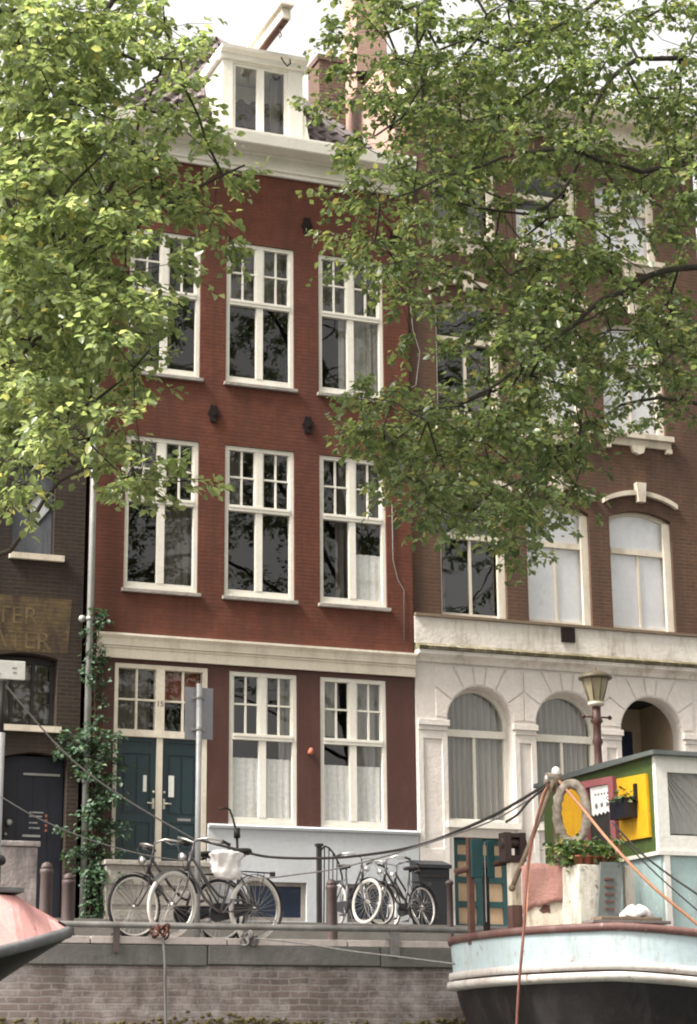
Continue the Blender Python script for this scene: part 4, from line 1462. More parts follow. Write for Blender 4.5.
rng = np.random.default_rng(9)
cr_ = grid_centres(RIGHT, 315, 35, 18.8, 23.0, rng, 5.8)
for _ in range(430):
    px, py = rng.uniform(330, 1150), rng.uniform(-520, 0)
    if px < 480 and rng.uniform() < .4:
        continue
    cr_.append(np.array(fy(px, py, rng.uniform(18.6, 24))))
for _ in range(230):
    cr_.append(np.array(fy(rng.uniform(700, 1150), rng.uniform(-20, 420), rng.uniform(19, 24))))
for _ in range(480):
    q_ = np.array([rng.uniform(6.5, 21), rng.uniform(19, 24), rng.uniform(10.4, 18.0)])
    if not in_frame(q_):
        cr_.append(q_)
tb = Vector((16.2, 22.0, -.03))
limbsR = [
    ([tb, Vector((16.2, 22.0, 1.5)), Vector((16.1, 22.0, 3.6)), Vector((15.9, 21.9, 6.0)), Vector((15.7, 21.8, 9)), Vector((15.5, 21.6, 12)), Vector((15.3, 21.5, 15))], .27, .07, False),
    ([Vector((15.9, 21.9, 5.6)), Lf(760, 330, 21.4), Lf(697, 268, 21), Lf(617, 292, 20.6), Lf(562, 335, 20.3), Lf(512, 372, 20), Lf(470, 400, 19.8), Lf(410, 412, 19.6)], .065, .012, True),
    ([Vector((15.7, 21.8, 8.6)), Lf(740, 90, 21.4), Lf(697, 62, 21), Lf(640, 60, 20.8), Lf(602, 92, 20.6), Lf(582, 150, 20.5), Lf(550, 205, 20.4), Lf(500, 212, 20.2), Lf(430, 192, 20)], .06, .012, True),
    ([Vector((15.5, 21.6, 10)), Lf(730, -20, 21.4), Lf(650, -30, 21), Lf(570, 20, 20.8), Lf(500, 55, 20.6), Lf(450, 95, 20.4), Lf(390, 130, 20.2)], .055, .01, True),
    ([Vector((16.0, 21.9, 4.9)), Lf(770, 440, 21), Lf(700, 405, 20.6), Lf(640, 400, 20.3), Lf(580, 430, 20), Lf(520, 470, 19.8)], .045, .01, True),
    ([Vector((15.3, 21.5, 13.5)), Lf(690, -200, 21.5), Lf(600, -300, 21.3), Lf(500, -350, 21)], .07, .014, True),
    ([Vector((15.7, 21.8, 7.6)), Lf(720, 180, 20.6), Lf(640, 170, 20), Lf(560, 150, 19.6), Lf(480, 165, 19.4), Lf(380, 205, 19.2)], .06, .01, True),
]
tree('elm_tree', 'large darker green tree spreading in from the right in front of the brown brick house', limbsR, cr_, rng, M['leaf_right'], 62, .092, .42, .24)

# ivy climbing beside the drainpipe
rng = np.random.default_rng(21)
iv = thing('climbing_ivy', (7.95, YF - .1, .75), 'dark green ivy climbing the drainpipe between the dark house and the red house', 'ivy')
ic = []
for _ in range(120):
    t = rng.uniform(0, 1) ** 1.15
    z = .8 + 3.0 * t
    wd = .56 * (1 - .55 * t) * (1 + .25 * math.sin(z * 4))
    ic.append(np.array([7.95 + rng.normal(.05, .5) * wd, YF - .12 - abs(rng.normal(0, .16)), z]))
for _ in range(28):
    z = rng.uniform(3.4, 5.8)
    ic.append(np.array([7.87 + rng.normal(0, .07), YF - .07 - abs(rng.normal(0, .03)), z]))
for _ in range(14):
    ic.append(np.array([rng.uniform(7.35, 7.75), YF - .08, rng.uniform(3.3, 3.75)]))
v, qd, tri, twl = leaf_cloud(ic, [np.array([0, -.5, .2])] * len(ic), rng, 20, .085, .14, .3)
b = MB()
for k in range(5):
    x = 7.86 + k * .05
    b.tube([(x, YF - .06, .7), (x + .06, YF - .07, 1.8), (x - .05, YF - .06, 3.0), (x, YF - .05, 4.2 + k * .3)], [.022, .018, .012, .006], 6)
for a, m_, e in twl:
    b.tube([a, e], [.004, .002], 3, cap=False)
b.build('stem', M['bark'], iv, False)
link('foliage', np_mesh('foliage', v, qd, tri, M['leaf_ivy']), iv)


# ------------------------------------------------------------------ bicycles
def arc3(c, r, a0, a1, n, y=0.0):
    return [(c[0] + r * math.cos(a0 + (a1 - a0) * i / n), y, c[1] + r * math.sin(a0 + (a1 - a0) * i / n)) for i in range(n + 1)]


def bicycle(label, loc, heading, tyre='tyre', frame='black_enamel', steer=0.0, lean=0.0, step=True, bars='chrome', mud='black_enamel', tip=True, rim='chrome'):
    B = thing('bicycle', loc, label, 'bicycle', None, False)
    B.rotation_euler = (lean, 0, heading)
    r = .345
    hubr, hubf = Vector((-.55, 0, r)), Vector((.55, 0, r))
    bb = Vector((-.09, 0, .29))
    st = Vector((-.27, 0, .80))
    ht, hb_ = Vector((.315, 0, .90)), Vector((.375, 0, .70))

    def wheel(hub, ang):
        wr = MB()
        wr.tube([(0, -.035, 0), (0, .035, 0)], .022, 8)
        for i in range(28):
            a = 2 * math.pi * i / 28
            wr.tube([(.02 * math.cos(a + 1.2), (-1) ** i * .025, .02 * math.sin(a + 1.2)), (.31 * math.cos(a), 0, .31 * math.sin(a))], .0016, 3, cap=False)
        wo = wr.build('wheel', M['chrome'], B, False)
        wo.location = hub
        wo.rotation_euler.z = ang
        MB().tube([(r * .945 * math.cos(t), 0, r * .945 * math.sin(t)) for t in [2 * math.pi * i / 40 for i in range(40)]], .0195, 8, True).build('tyre', M[tyre], wo, False)
        MB().tube([(.305 * math.cos(t), 0, .305 * math.sin(t)) for t in [2 * math.pi * i / 40 for i in range(40)]], .0145, 6, True).build('rim', M[rim], wo, False)
        return wo
    wheel(hubr, 0)
    # frame
    f = MB()
    T = .016
    f.tube([bb, st], T, 8)
    f.tube([ht, hb_], .02, 8)
    if step:
        f.tube([hb_ + Vector((-.005, 0, .05)), (.12, 0, .42), (-.02, 0, .32), bb], T, 8)
        f.tube([ht + Vector((.01, 0, -.04)), (.10, 0, .60), (-.06, 0, .46), (-.14, 0, .44)], T, 8)
    else:
        f.tube([hb_ + Vector((-.005, 0, .03)), bb], T, 8)
        f.tube([ht + Vector((.012, 0, -.05)), (-.262, 0, .775)], T, 8)
    for s in (-1, 1):
        f.tube([bb + Vector((0, s * .03, 0)), hubr + Vector((0, s * .055, 0))], .010, 6)
        f.tube([st + Vector((0, s * .02, -.05)), hubr + Vector((0, s * .055, 0))], .009, 6)
    f.tube([st, (-.285, 0, .93)], .012, 8)
    f.build('frame', M[frame], B, False)
    # steering assembly
    ax = (ht - hb_).normalized()
    piv = hb_
    q_ = Matrix.Translation(piv) @ Matrix.Rotation(steer, 4, ax) @ Matrix.Translation(-piv)
    wf = wheel(hubf, 0)
    wf.matrix_local = q_ @ Matrix.Translation(hubf)
    f = MB()
    for s in (-1, 1):
        fb = MB().tube([hb_ + Vector((.004, s * .05, -.02)), (.42, s * .055, .52), (.50, s * .055, .40), hubf + Vector((0, s * .055, 0))], [.013, .012, .010, .009], 6).build('fork_blade', M[frame], B, False)
        fb.matrix_local = q_
    f.tube([hb_ + Vector((.004, -.05, -.02)), hb_ + Vector((.004, 0, -.012)), hb_ + Vector((.004, .05, -.02))], .014, 6)
    f.tube([hb_ + Vector((.004, 0, -.012)), (.31, 0, .9), (.295, 0, 1.0)], .013, 8)
    fk = f.build('fork', M[frame], B, False)
    fk.matrix_local = q_
    h = MB()
    bar = [(.08, -.30, 1.0), (.20, -.30, 1.03), (.31, -.23, 1.05), (.34, -.08, 1.03), (.295, 0, 1.0), (.34, .08, 1.03), (.31, .23, 1.05), (.20, .30, 1.03), (.08, .30, 1.0)]
    h.tube(bar, .0125, 8)
    h.tube([(.16, -.30, 1.0), (.26, -.25, 1.0), (.31, -.2, 1.04)], .006, 5)
    h.tube([(.16, .30, 1.0), (.26, .25, 1.0), (.31, .2, 1.04)], .006, 5)
    hbar = h.build('handlebar', M[bars], B, False)
    hbar.matrix_local = q_
    for s in (-1, 1):
        MB().tube([(.06, s * .30, .995), (.18, s * .30, 1.027)], .018, 8).build('grip', M['saddle'], hbar, False)
    lm = MB()
    lm.lathe([(.001, -.05), (.03, -.04), (.045, 0), (.045, .012), (.001, .016)], (0, 0, 0), 12, False)
    lo = lm.build('headlight', M['chrome'], B, False)
    lo.matrix_local = q_ @ Matrix.Translation((.46, 0, .84)) @ Matrix.Rotation(math.pi / 2, 4, 'Y')
    cb = MB()
    cb.tube([(.30, .2, 1.05), (.42, .14, 1.0), (.43, .05, .86), (.38, .02, .74)], .004, 4)
    cb.tube([(.30, -.2, 1.05), (.43, -.12, .98), (.43, -.04, .84), (.40, 0, .70)], .004, 4)
    cb.build('brake_cable', M['black_enamel'], B, False).matrix_local = q_
    # saddle
    s = MB()
    prof = [(-.43, .075, .955), (-.40, .10, .97), (-.33, .095, .965), (-.26, .055, .955), (-.20, .03, .95), (-.15, .024, .945)]
    vs, fs = [], []
    for x, hw, z in prof:
        for k in range(10):
            a = 2 * math.pi * k / 10
            vs.append((x, hw * math.cos(a), z - .012 + (.028 if math.sin(a) > 0 else .035) * math.sin(a)))
    for i in range(len(prof) - 1):
        for k in range(10):
            l = (k + 1) % 10
            fs.append((i * 10 + k, i * 10 + l, (i + 1) * 10 + l, (i + 1) * 10 + k))
    fs += [tuple(range(10)), tuple(50 + k for k in range(10))]
    s.add(vs, fs, True)
    for sg in (-.03, .03):
        s.tube([(-.36, sg, .93), (-.36, sg, .90), (-.33, sg, .90)], .014, 6)
    s.build('saddle', M['saddle'], B, False)

    def fender(c, a0, a1, name, tipc):
        m = MB()
        n = 18
        rf = r + .025
        for i in range(n):
            t0, t1 = a0 + (a1 - a0) * i / n, a0 + (a1 - a0) * (i + 1) / n
            ring = []
            for t in (t0, t1):
                ring.append([(c.x + (rf - abs(o) * .25) * math.cos(t), o, c.z + (rf - abs(o) * .25) * math.sin(t)) for o in (-.028, 0, .028)])
            m.add(ring[0] + ring[1], [(0, 1, 4, 3), (1, 2, 5, 4)], True)
        for s_ in (-.03, .03):
            m.tube([(c.x, s_ * 1.8, c.z), (c.x + rf * math.cos(a1), s_, c.z + rf * math.sin(a1))], .003, 4)
        o = m.build(name, M[mud], B, False)
        if tipc:
            p = MB()
            for i in range(5):
                t0, t1 = a1 - .42 + .42 * i / 5, a1 - .42 + .42 * (i + 1) / 5
                ring = []
                for t in (t0, t1):
                    ring.append([(c.x + (rf + .003 - abs(q) * .25) * math.cos(t), q, c.z + (rf + .003 - abs(q) * .25) * math.sin(t)) for q in (-.029, 0, .029)])
                p.add(ring[0] + ring[1], [(0, 1, 4, 3), (1, 2, 5, 4)], True)
            p.build('fender_flash', M['tyre_white'], o, False)
        return o
    fender(hubr, R(45), R(205), 'rear_fender', tip)
    ff = fender(hubf, R(160), R(40), 'front_fender', False)
    ff.matrix_local = q_
    c = MB()                                        # chain case, cranks, pedals
    cc = []
    for i in range(13):
        a = R(-90) + R(180) * i / 12
        cc.append((bb.x + .10 * math.cos(a), bb.z + .10 * math.sin(a)))
    for i in range(9):
        a = R(90) + R(180) * i / 8
        cc.append((hubr.x + .05 * math.cos(a), hubr.z + .05 * math.sin(a)))
    c.prism(cc, -.075, -.045)
    c.build('chain_case', M['black_enamel'], B)
    c = MB()
    c.tube([(bb.x, -.085, bb.z), (bb.x + .10, -.09, bb.z - .13)], .010, 6)
    c.tube([(bb.x, .06, bb.z), (bb.x - .10, .065, bb.z + .13)], .010, 6)
    c.box(bb.x + .06, bb.x + .15, -.19, -.10, bb.z - .142, bb.z - .118)
    c.box(bb.x - .15, bb.x - .06, .08, .17, bb.z + .118, bb.z + .142)
    c.build('pedal', M['grey_enamel'], B)
    c = MB()
    for s_ in (-.05, .05, -.017, .017):
        c.tube([(-.36, s_, .735), (-.74, s_, .735), (-.76, s_ * .8, .735)], .005, 5)
    for s_ in (-.055, .055):
        c.tube([(-.62, s_, .735), (hubr.x, s_, hubr.z)], .005, 5)
    c.box(-.79, -.76, -.03, .03, .70, .75)
    c.build('carrier', M['black_enamel'], B)
    c = MB()
    c.tube([(-.2, .06, .28), (-.24, .17, .02)], .008, 5)
    c.build('kickstand', M['chrome'], B)
    return B


# left group, beside the sign post (front wheels to the left)
GQ = -.03
p = fy(212, 905, 20.95)
bike1 = bicycle('grey step-through bicycle with a white bag over its saddle by the sign post', (p.x, 20.92, GQ), math.pi + R(19), 'tyre_white', 'grey_enamel', R(8), R(-3))
p = fy(178, 905, 21.5)
bike2 = bicycle('black bicycle with upright chrome handlebars behind the bag-topped grey bicycle', (p.x, 21.5, GQ + .02), math.pi + R(16), 'tyre', 'black_enamel', R(4), R(2), bars='chrome', mud='grey_enamel', rim='tyre_white')
# right group, against the plinth of the red house
p = fy(402, 905, 29.6)
bicycle('black bicycle with a high dark saddle and pale rear fender against the plinth', (p.x, 29.6, .755), math.pi + R(29), 'tyre', 'black_enamel', R(-8), R(4), rim='tyre_white')
p = fy(412, 905, 30.2)
bicycle('dark bicycle mostly hidden behind the high-saddled one, close to the grey bin', (p.x, 30.15, .765), math.pi + R(27), 'tyre', 'black_enamel', R(12), R(5), mud='tyre_white', bars='black_enamel', rim='tyre_white')
p = fy(350, 905, 29.45)
bicycle('dark blue bicycle with a bright front wheel beside the brown bollard', (p.x, 29.45, .75), R(-88), 'tyre_grey', 'black_enamel', R(16), R(-4), rim='tyre_grey')

# white plastic bag on the first bicycle's saddle
c0 = fy(225, 864, 20.90)
b = MB()
rs = random.Random(4)
prof = [(.05, -.165), (.11, -.16), (.155, -.10), (.145, -.02), (.165, .06), (.18, .11), (.11, .135), (.02, .145)]
vs, fs = [], []
prof = [(a_[0] + (b2[0] - a_[0]) * u, a_[1] + (b2[1] - a_[1]) * u) for a_, b2 in zip(prof, prof[1:]) for u in (0, .34, .67)] + [prof[-1]]
n = 30
for r, z in prof:
    for k in range(n):
        a = 2 * math.pi * k / n
        rr = r * (1 + .13 * math.sin(3 * a + z * 20) + .09 * math.sin(7 * a - z * 31) + .05 * math.sin(11 * a + z * 55)) + rs.uniform(-.005, .005)
        vs.append((c0.x + .02 + rr * math.cos(a) + z * -.15, 20.92 + rr * .6 * math.sin(a), c0.z + .005 + z + rs.uniform(-.008, .008)))
for i in range(len(prof) - 1):
    for k in range(n):
        l = (k + 1) % n
        fs.append((i * n + k, i * n + l, (i + 1) * n + l, (i + 1) * n + k))
fs += [tuple(range(n)), tuple((len(prof) - 1) * n + k for k in range(n))]
b.add(vs, fs, True)
single('plastic_bag', b, M['plastic'], 'crumpled white plastic bag pulled over a bicycle saddle', 'bag')
# bent-top black pole behind that bicycle
y = 21.3
pp = [fy(px, py, y) for px, py in ((238, 905), (238, 870), (237, 838), (236, 829))]
hk = thing('hooked_pole', (pp[0].x, y, GQ), 'thin black pole with a bent hook top rising behind the white bag', 'pole')
MB().tube([Vector((pp[0].x, y, GQ)), pp[1], pp[2]], .016, 8).build('shaft', M['iron'], hk)
MB().tube([pp[2], fy(237, 828, y)], .036, 10).build('cap', M['iron'], hk)
MB().tube([fy(px, py, y) for px, py in ((236, 830), (233, 819), (230, 810), (227, 808), (219, 809))], .012, 8).build('hook', M['iron'], hk)

# ------------------------------------------------------------------ street furniture
y = 21.12
pt, pb = fy(199.5, 684, y), fy(198.5, 936, y)
sp = thing('sign_post', (pt.x, y, GQ), 'grey metal post with the blank back of a traffic sign, beside the bicycles', 'sign')
MB().tube([(pt.x, y, GQ - .02), (pt.x, y, pt.z)], .032, 12).build('post', M['pole'], sp)
b = MB()
tl, br = fy(186.5, 686, y), fy(214, 740, y)
# sign plate bent slightly back at both edges
b.box(tl.x, pt.x - .05, y + .045, y + .055, br.z, tl.z)
b.box(pt.x - .05, br.x, y + .047, y + .057, br.z + .01, tl.z)
pl_ = b.build('sign_plate', M['sign_back'], sp)
b = MB()
for z in (tl.z - .12, br.z + .11):
    b.box(pt.x - .075, pt.x + .075, y + .02, y + .044, z - .015, z + .015)
    b.tube([(pt.x, y, z - .018), (pt.x, y, z + .018)], .038, 12)
b.build('clamp', M['zinc'], sp)

# lamp post
y = 24.0
top, fin = fy(595, 676, y), fy(595, 667, y)
lx = top.x
lp = thing('street_lamp', (lx, y, .03), 'brown street lamp with a tapered frosted lantern in front of the white arches', 'street lamp')
zt = top.z
b = MB()
b.lathe([(.12, 0), (.12, .5), (.09, .56), (.075, .7), (.06, .9), (.055, zt - 1.3), (.085, zt - 1.25), (.055, zt - 1.18), (.05, zt - .95), (.075, zt - .9), (.055, zt - .84), (.052, zt - .66), (.085, zt - .62), (.06, zt - .56), (.058, zt - .42)], (lx, y, 0), 14)
b.tube([(lx - .2, y, zt - .56), (lx + .2, y, zt - .56)], .013, 8)
b.ball((lx - .2, y, zt - .56), .03)
b.ball((lx + .2, y, zt - .56), .03)
b.build('column', M['lamp_brown'], lp)
b = MB()
b.lathe([(.095, zt - .355), (.10, zt - .34), (.185, zt - .05), (.18, zt - .04)], (lx, y, 0), 8, True, False)
b.build('lantern_glass', M['lamp_glass'], lp)
b = MB()
for k in range(8):
    a = 2 * math.pi * k / 8
    b.tube([(lx + .103 * math.cos(a), y + .103 * math.sin(a), zt - .335), (lx + .189 * math.cos(a), y + .189 * math.sin(a), zt - .035)], .008, 5)
b.lathe([(.225, zt - .045), (.235, zt - .02), (.16, zt + .035), (.10, zt + .06), (.03, zt + .08), (.018, zt + .12)], (lx, y, 0), 16)
b.build('lantern_hood', M['lamp_hood'], lp)
MB().lathe([(.06, zt - .42), (.11, zt - .40), (.115, zt - .365), (.095, zt - .357)], (lx, y, 0), 12).build('collar', M['cream'], lp)

# bollards
for (px, py, y, lab) in ((47, 862, 22.5, 'brown bollard with a rounded top next to the concrete block'), (69, 873, 22.8, 'thinner brown bollard between the concrete block and the ivy'),
                         (331.5, 879, 24.0, 'brown bollard in front of the iron stair railing')):
    p = fy(px, py, y)
    z0 = .0
    hgt = p.z - z0
    B = thing('bollard', (p.x, y, z0), lab, 'bollard', 'brown bollards along the street')
    wd = .068
    MB().lathe([(wd * 1.35, 0), (wd * 1.3, .12), (wd * 1.1, .16), (wd, hgt - .14), (wd * 1.12, hgt - .12), (wd * 1.12, hgt - .08)], (p.x, y, z0), 14).build('shaft', M['brown_post'], B)
    MB().lathe([(wd * .98, hgt - .08), (wd * .95, hgt - .05), (wd * .7, hgt - .015), (wd * .2, hgt)], (p.x, y, z0), 14).build('cap', M['brown_post'], B)
p = fy(449.5, 880, 23)
b = MB()
b.lathe([(.06, 0), (.055, .1), (.04, .14), (.036, p.z - .06), (.05, p.z - .05), (.05, p.z - .02), (.02, p.z)], (p.x, 23, 0), 12)
single('iron_post', b, M['brown_post'], 'slim dark iron post beside the bow of the houseboat', 'post')

# iron stair railing by the basement
y = 30.2
ir = thing('iron_railing', (11.3, y, .76), 'black iron stair railing with a curved top against the pale plinth', 'railing')
a_, c_ = fy(319, 845, y), fy(319, 908, y)
b = MB()
b.beam((a_.x, y, .76), (a_.x, y, a_.z), .07, .07, (0, 1, 0))
b.beam((a_.x, y, a_.z - .02), (a_.x, y, a_.z + .02), .11, .11, (0, 1, 0))
b.build('post', M['iron'], ir)
crv = [fy(px, py, y) for px, py in ((321, 850), (325, 846), (329, 848), (334, 854), (339, 864), (342, 876), (343, 888))]
MB().tube(crv, .016, 8).build('handrail', M['iron'], ir)
for px, py in ((324.5, 847), (329, 848), (333, 853), (337, 861)):
    p = fy(px, py, y)
    MB().tube([(p.x, y, p.z), (p.x - .02, y, .76)], .010, 6).build('baluster', M['iron'], ir)

# dark bin cabinet at the foot of the white pier
y = 30.3
a_, c_ = fy(419, 858, y), fy(451, 925, y)
bn = thing('storage_cabinet', ((a_.x + c_.x) / 2, y, .76), 'dark slate cabinet with a sloping lid between the bicycles and the basement door', 'cabinet')
MB().box(a_.x, c_.x, y, y + .32, .76, a_.z - .16).build('body', M['bin_dark'], bn, bevel=.012)
b = MB()
b.xprism([(y - .04, a_.z - .155), (y - .04, a_.z - .10), (y + .33, a_.z + .0), (y + .34, a_.z - .155)], a_.x - .02, c_.x + .02)
b.build('lid', M['bin_dark'], bn)
b = MB()
b.box(a_.x + .05, c_.x - .05, y - .012, y - .001, a_.z - .30, a_.z - .26)
b.build('handle', M['iron'], bn)

# concrete block and name board on the far left of the quay
y = 20.95
a_ = fy(39, 846, y)
cbk = thing('concrete_block', (a_.x - .35, y, GQ), 'stained grey concrete block with a thin cap beside the pink boat', 'concrete block')
MB().box(a_.x - .75, a_.x - .01, y, y + .55, GQ, a_.z - .01).build('body', M['concrete'], cbk, bevel=.015)
MB().box(a_.x - .78, a_.x + .012, y - .03, y + .58, a_.z - .008, a_.z + .045).build('cap', M['concrete'], cbk, bevel=.01)
y = 20.75
a_, c_ = fy(25, 662, y), fy(25, 680.5, y)
px_ = fy(2, 700, y)
nb = thing('notice_board', (px_.x, y, GQ), 'pale post with a small white board and grey marks beside the navy door', 'sign')
b = MB()
b.tube([(px_.x, y, GQ), (px_.x, y, fy(2, 733, y).z)], .045, 12)
b.build('post', M['pole'], nb)
MB().tube([(px_.x, y, fy(2, 733, y).z - .001), (px_.x, y, c_.z - .02)], .03, 12).build('bracket', M['iron'], nb)
bo = MB().box(a_.x - .62, a_.x, y - .03, y, c_.z, a_.z).build('board', M['label_white'], nb, bevel=.006)
b = MB()
rs = random.Random(8)
for x0, zf, wd in ((-.52, .7, .22), (-.14, .55, .05), (-.13, .3, .04), (-.32, .2, .06)):
    b.box(a_.x + x0, a_.x + x0 + wd, y - .034, y - .031, c_.z + (a_.z - c_.z) * zf, c_.z + (a_.z - c_.z) * zf + .018)
b.build('mark', M['zinc'], bo)

# ------------------------------------------------------------------ houseboat on the right
HB = thing('houseboat', (11.5, 18.3, -2.0), 'round-bowed houseboat with a black hull, pale blue topsides and green cabin', 'houseboat')
CX, CY, HA, HBm, XE = 10.3, 18.3, 1.80, 1.75, 19.0


def sheer(x):
    return -.135 - .085 * max(0, min(1.6, (x - 9.2))) ** 1.15 if x > 9.2 else -.135 - .012 * (9.2 - x)


def outline(s, n=40):
    """Bow ellipse then straight sides; s shrinks it (x only at the bow, y everywhere)."""
    pts = []
    for xx in (XE, 16, 13, 11.5):
        pts.append((xx, CY - HBm * s))
    for i in range(n + 1):
        t = -math.pi / 2 - math.pi * i / n
        ct, st_ = abs(math.cos(t)), math.sin(t)
        pts.append((CX - HA * s * ct ** .82, CY + HBm * s * math.copysign(abs(st_) ** .82, st_)))
    for xx in (11.5, 13, 16, XE):
        pts.append((xx, CY + HBm * s))
    return pts


def band(levels_, mb=None):
    mb = mb or MB()
    rings = []
    for s, dz in levels_:
        rings.append([(x, y, sheer(x) + dz) for x, y in outline(s)])
    n = len(rings[0])
    vs = [p for r in rings for p in r]
    fs = []
    for i in range(len(rings) - 1):
        for k in range(n - 1):
            fs.append((i * n + k, i * n + k + 1, (i + 1) * n + k + 1, (i + 1) * n + k))
    mb.add(vs, fs, True)
    return mb


b = band([(.985, -.30), (.975, -.47), (.955, -.62), (.88, -1.0), (.78, -1.45), (.66, -2.1)])
b.build('hull', M['hull_black'], HB, False)
band([(1.0, -.02), (.995, -.14), (.99, -.30)]).build('topside', M['hull_blue'], HB, False)
b = MB()
band([(.99, -.295), (1.012, -.30), (1.016, -.335), (1.012, -.365), (.99, -.37)], b)
band([(.99, -.385), (1.022, -.388), (1.028, -.42), (1.022, -.455), (.97, -.475)], b)
b.build('rubbing_strake', M['strake'], HB, False)
b = MB()
band([(.94, .05), (1.012, .05), (1.018, .02), (1.012, -.022), (.98, -.022)], b)
b.build('gunwale', M['gunwale'], HB, False)
pts = outline(.97)
MB().add([(x, y, sheer(x) - .03) for x, y in pts], [tuple(range(len(pts)))]).build('deck', M['deck'], HB, False)
# cabin
X0, Y0, Y1, XC = 10.14, 17.5, 19.95, 18.5
zc, zr = .655, 1.60
cab_ = MB()
cab_.box(X0 + .012, XC, Y0 + .012, Y1 - .01, -.35, zc - .002)
cb_lo = cab_.build('cabin', M['cabin_blue'], HB)
b = MB()
b.box(X0, X0 + .05, Y0 + .05, Y1, zc, zr)
b.build('front_panel', M['cabin_green'], cb_lo)
b = MB()
wa, wb = fy(667, 772, Y0), fy(667, 835, Y0)
wx0, wx1 = wa.x, wa.x + 1.15
b.wall(rect(X0 - .003, XC, zc, zr), [rect(wx0, wx1, wb.z, wa.z), rect(wx1 + .5, wx1 + 1.65, wb.z, wa.z), rect(wx1 + 2.2, wx1 + 3.35, wb.z, wa.z)], Y0, .06)
b.build('side_panel', M['cabin_white'], cb_lo)
for i in range(3):
    ox = i * 1.65
    MB().quad((wx0 + ox - .02, Y0 + .04, wb.z - .02), (wx1 + ox + .02, Y0 + .04, wb.z - .02), (wx1 + ox + .02, Y0 + .04, wa.z + .02), (wx0 + ox - .02, Y0 + .04, wa.z + .02)).build('side_window', M['glass'], cb_lo, False)
    cm = MB()                                      # curtain swept to one side
    for k in range(-12, 16):
        t0, t1 = k / 16, (k + 1) / 16
        cm.add([(max(wx0 + ox - .02, wx0 + ox + (wx1 - wx0) * t0), Y0 + .1 + .03 * (k % 2), wa.z + .05), (max(wx0 + ox - .02, wx0 + ox + (wx1 - wx0) * t1), Y0 + .1 + .03 * ((k + 1) % 2), wa.z + .05),
                (min(wx1 + ox + .02, wx0 + ox + (wx1 - wx0) * (t1 + .62)), Y0 + .1 + .03 * ((k + 1) % 2), wb.z + .03), (min(wx1 + ox + .02, wx0 + ox + (wx1 - wx0) * (t0 + .62)), Y0 + .1 + .03 * (k % 2), wb.z + .03)], [(0, 1, 2, 3)])
    cm.build('curtain', M['curtain'], cb_lo, False)
MB().box(X0 + .06, XC, Y0 + .5, Y1 - .05, zc, zr - .02).build('interior', M['room'], cb_lo)
b = MB()
b.box(X0 - .02, XC, Y0 - .025, Y0 + .02, zc - .03, zc + .012)
b.box(X0 - .025, X0 + .02, Y0 - .02, Y1, zc - .028, zc + .010)
b.box(X0 + .04, X0 + .10, Y0 - .02, Y0 + .012, -.3, zc - .03)
b.build('cabin_trim', M['cabin_white'], cb_lo)
b = MB()
prof = [(Y0 - .09, zr - .002), (Y0 - .09, zr + .04), (18.5, zr + .06), (Y1 + .10, zr + .04), (Y1 + .10, zr - .002)]
b.xprism(prof, X0 - .07, XC + .1)
b.build('roof', M['roof_felt'], HB)


def px_quad(px, x, th=.03):
    """A flat board on the cabin front (plane x), given by its corners."""
    p = [fx(a, c, x) for a, c in px]
    b = MB()
    vs = [(x - th, q.y, q.z) for q in p] + [(x, q.y, q.z) for q in p]
    n = len(p)
    b.add(vs, [tuple(range(n)), tuple(range(n, 2 * n))[::-1]] + [(i, (i + 1) % n, (i + 1) % n + n, i + n) for i in range(n)])
    return b


sh1 = px_quad(((619, 779), (648, 773.5), (652, 837), (623, 842)), X0 - .002).build('shutter', M['yellow'], cb_lo)
sh1['label'] = 'yellow shutter beside the pink door frame'
sh2 = px_quad(((557, 791), (584, 785.5), (586, 838), (559, 844)), X0 - .002).build('shutter', M['yellow'], cb_lo)
sh2['label'] = 'yellow shutter behind the canvas-covered ring'
for cs in (((584, 782), (589, 781), (593, 862), (588, 862)), ((611, 777), (616, 776), (621, 856), (616, 857)), ((589, 781), (611, 777), (611.4, 784), (589.3, 788))):
    px_quad(cs, X0 - .002, .045).build('door_frame', M['pink_wood'], cb_lo)
px_quad(((589.3, 788), (611.4, 784), (616, 857), (593, 862)), X0 - .002, .008).build('door', M['room'], cb_lo)
# white lace banner in the door with a ragged hem and pennant marks
pts = [(591, 788), (611.5, 784)]
hem = [(614.4, 808), (613.2, 811.5), (611.6, 809.5), (610.2, 812.5), (608.2, 810.5), (606.4, 814), (604.2, 811.5), (602.4, 815), (600.2, 812.5), (598.4, 816), (596.4, 813.5), (594.6, 816.5), (593, 814.5)]
bn_ = px_quad(pts + hem, X0 - .012, .012)
bo = bn_.build('lace_banner', M['lace'], cb_lo)
for k in range(6):
    px_ = 594.5 + k * 3.1
    py_ = 794.2 - k * .5
    b = px_quad(((px_, py_), (px_ + 1.8, py_ - .3), (px_ + .9, py_ + 2.2)), X0 - .025, .003)
    b.build('pennant', M['windlass'], cb_lo)
for cs in (((595.2, 804), (596.8, 803.2), (598, 806.5), (596.6, 809.5), (595.4, 808)), ((600.6, 803.6), (602.6, 802.4), (603.2, 806), (601.2, 807.6)), ((606.2, 801.6), (609.6, 804.2), (606.6, 806.6)), ((610.8, 800.8), (612.2, 800.4), (612.8, 804), (611.2, 804.6))):
    px_quad(cs, X0 - .025, .003).build('emblem', M['slate'], cb_lo)
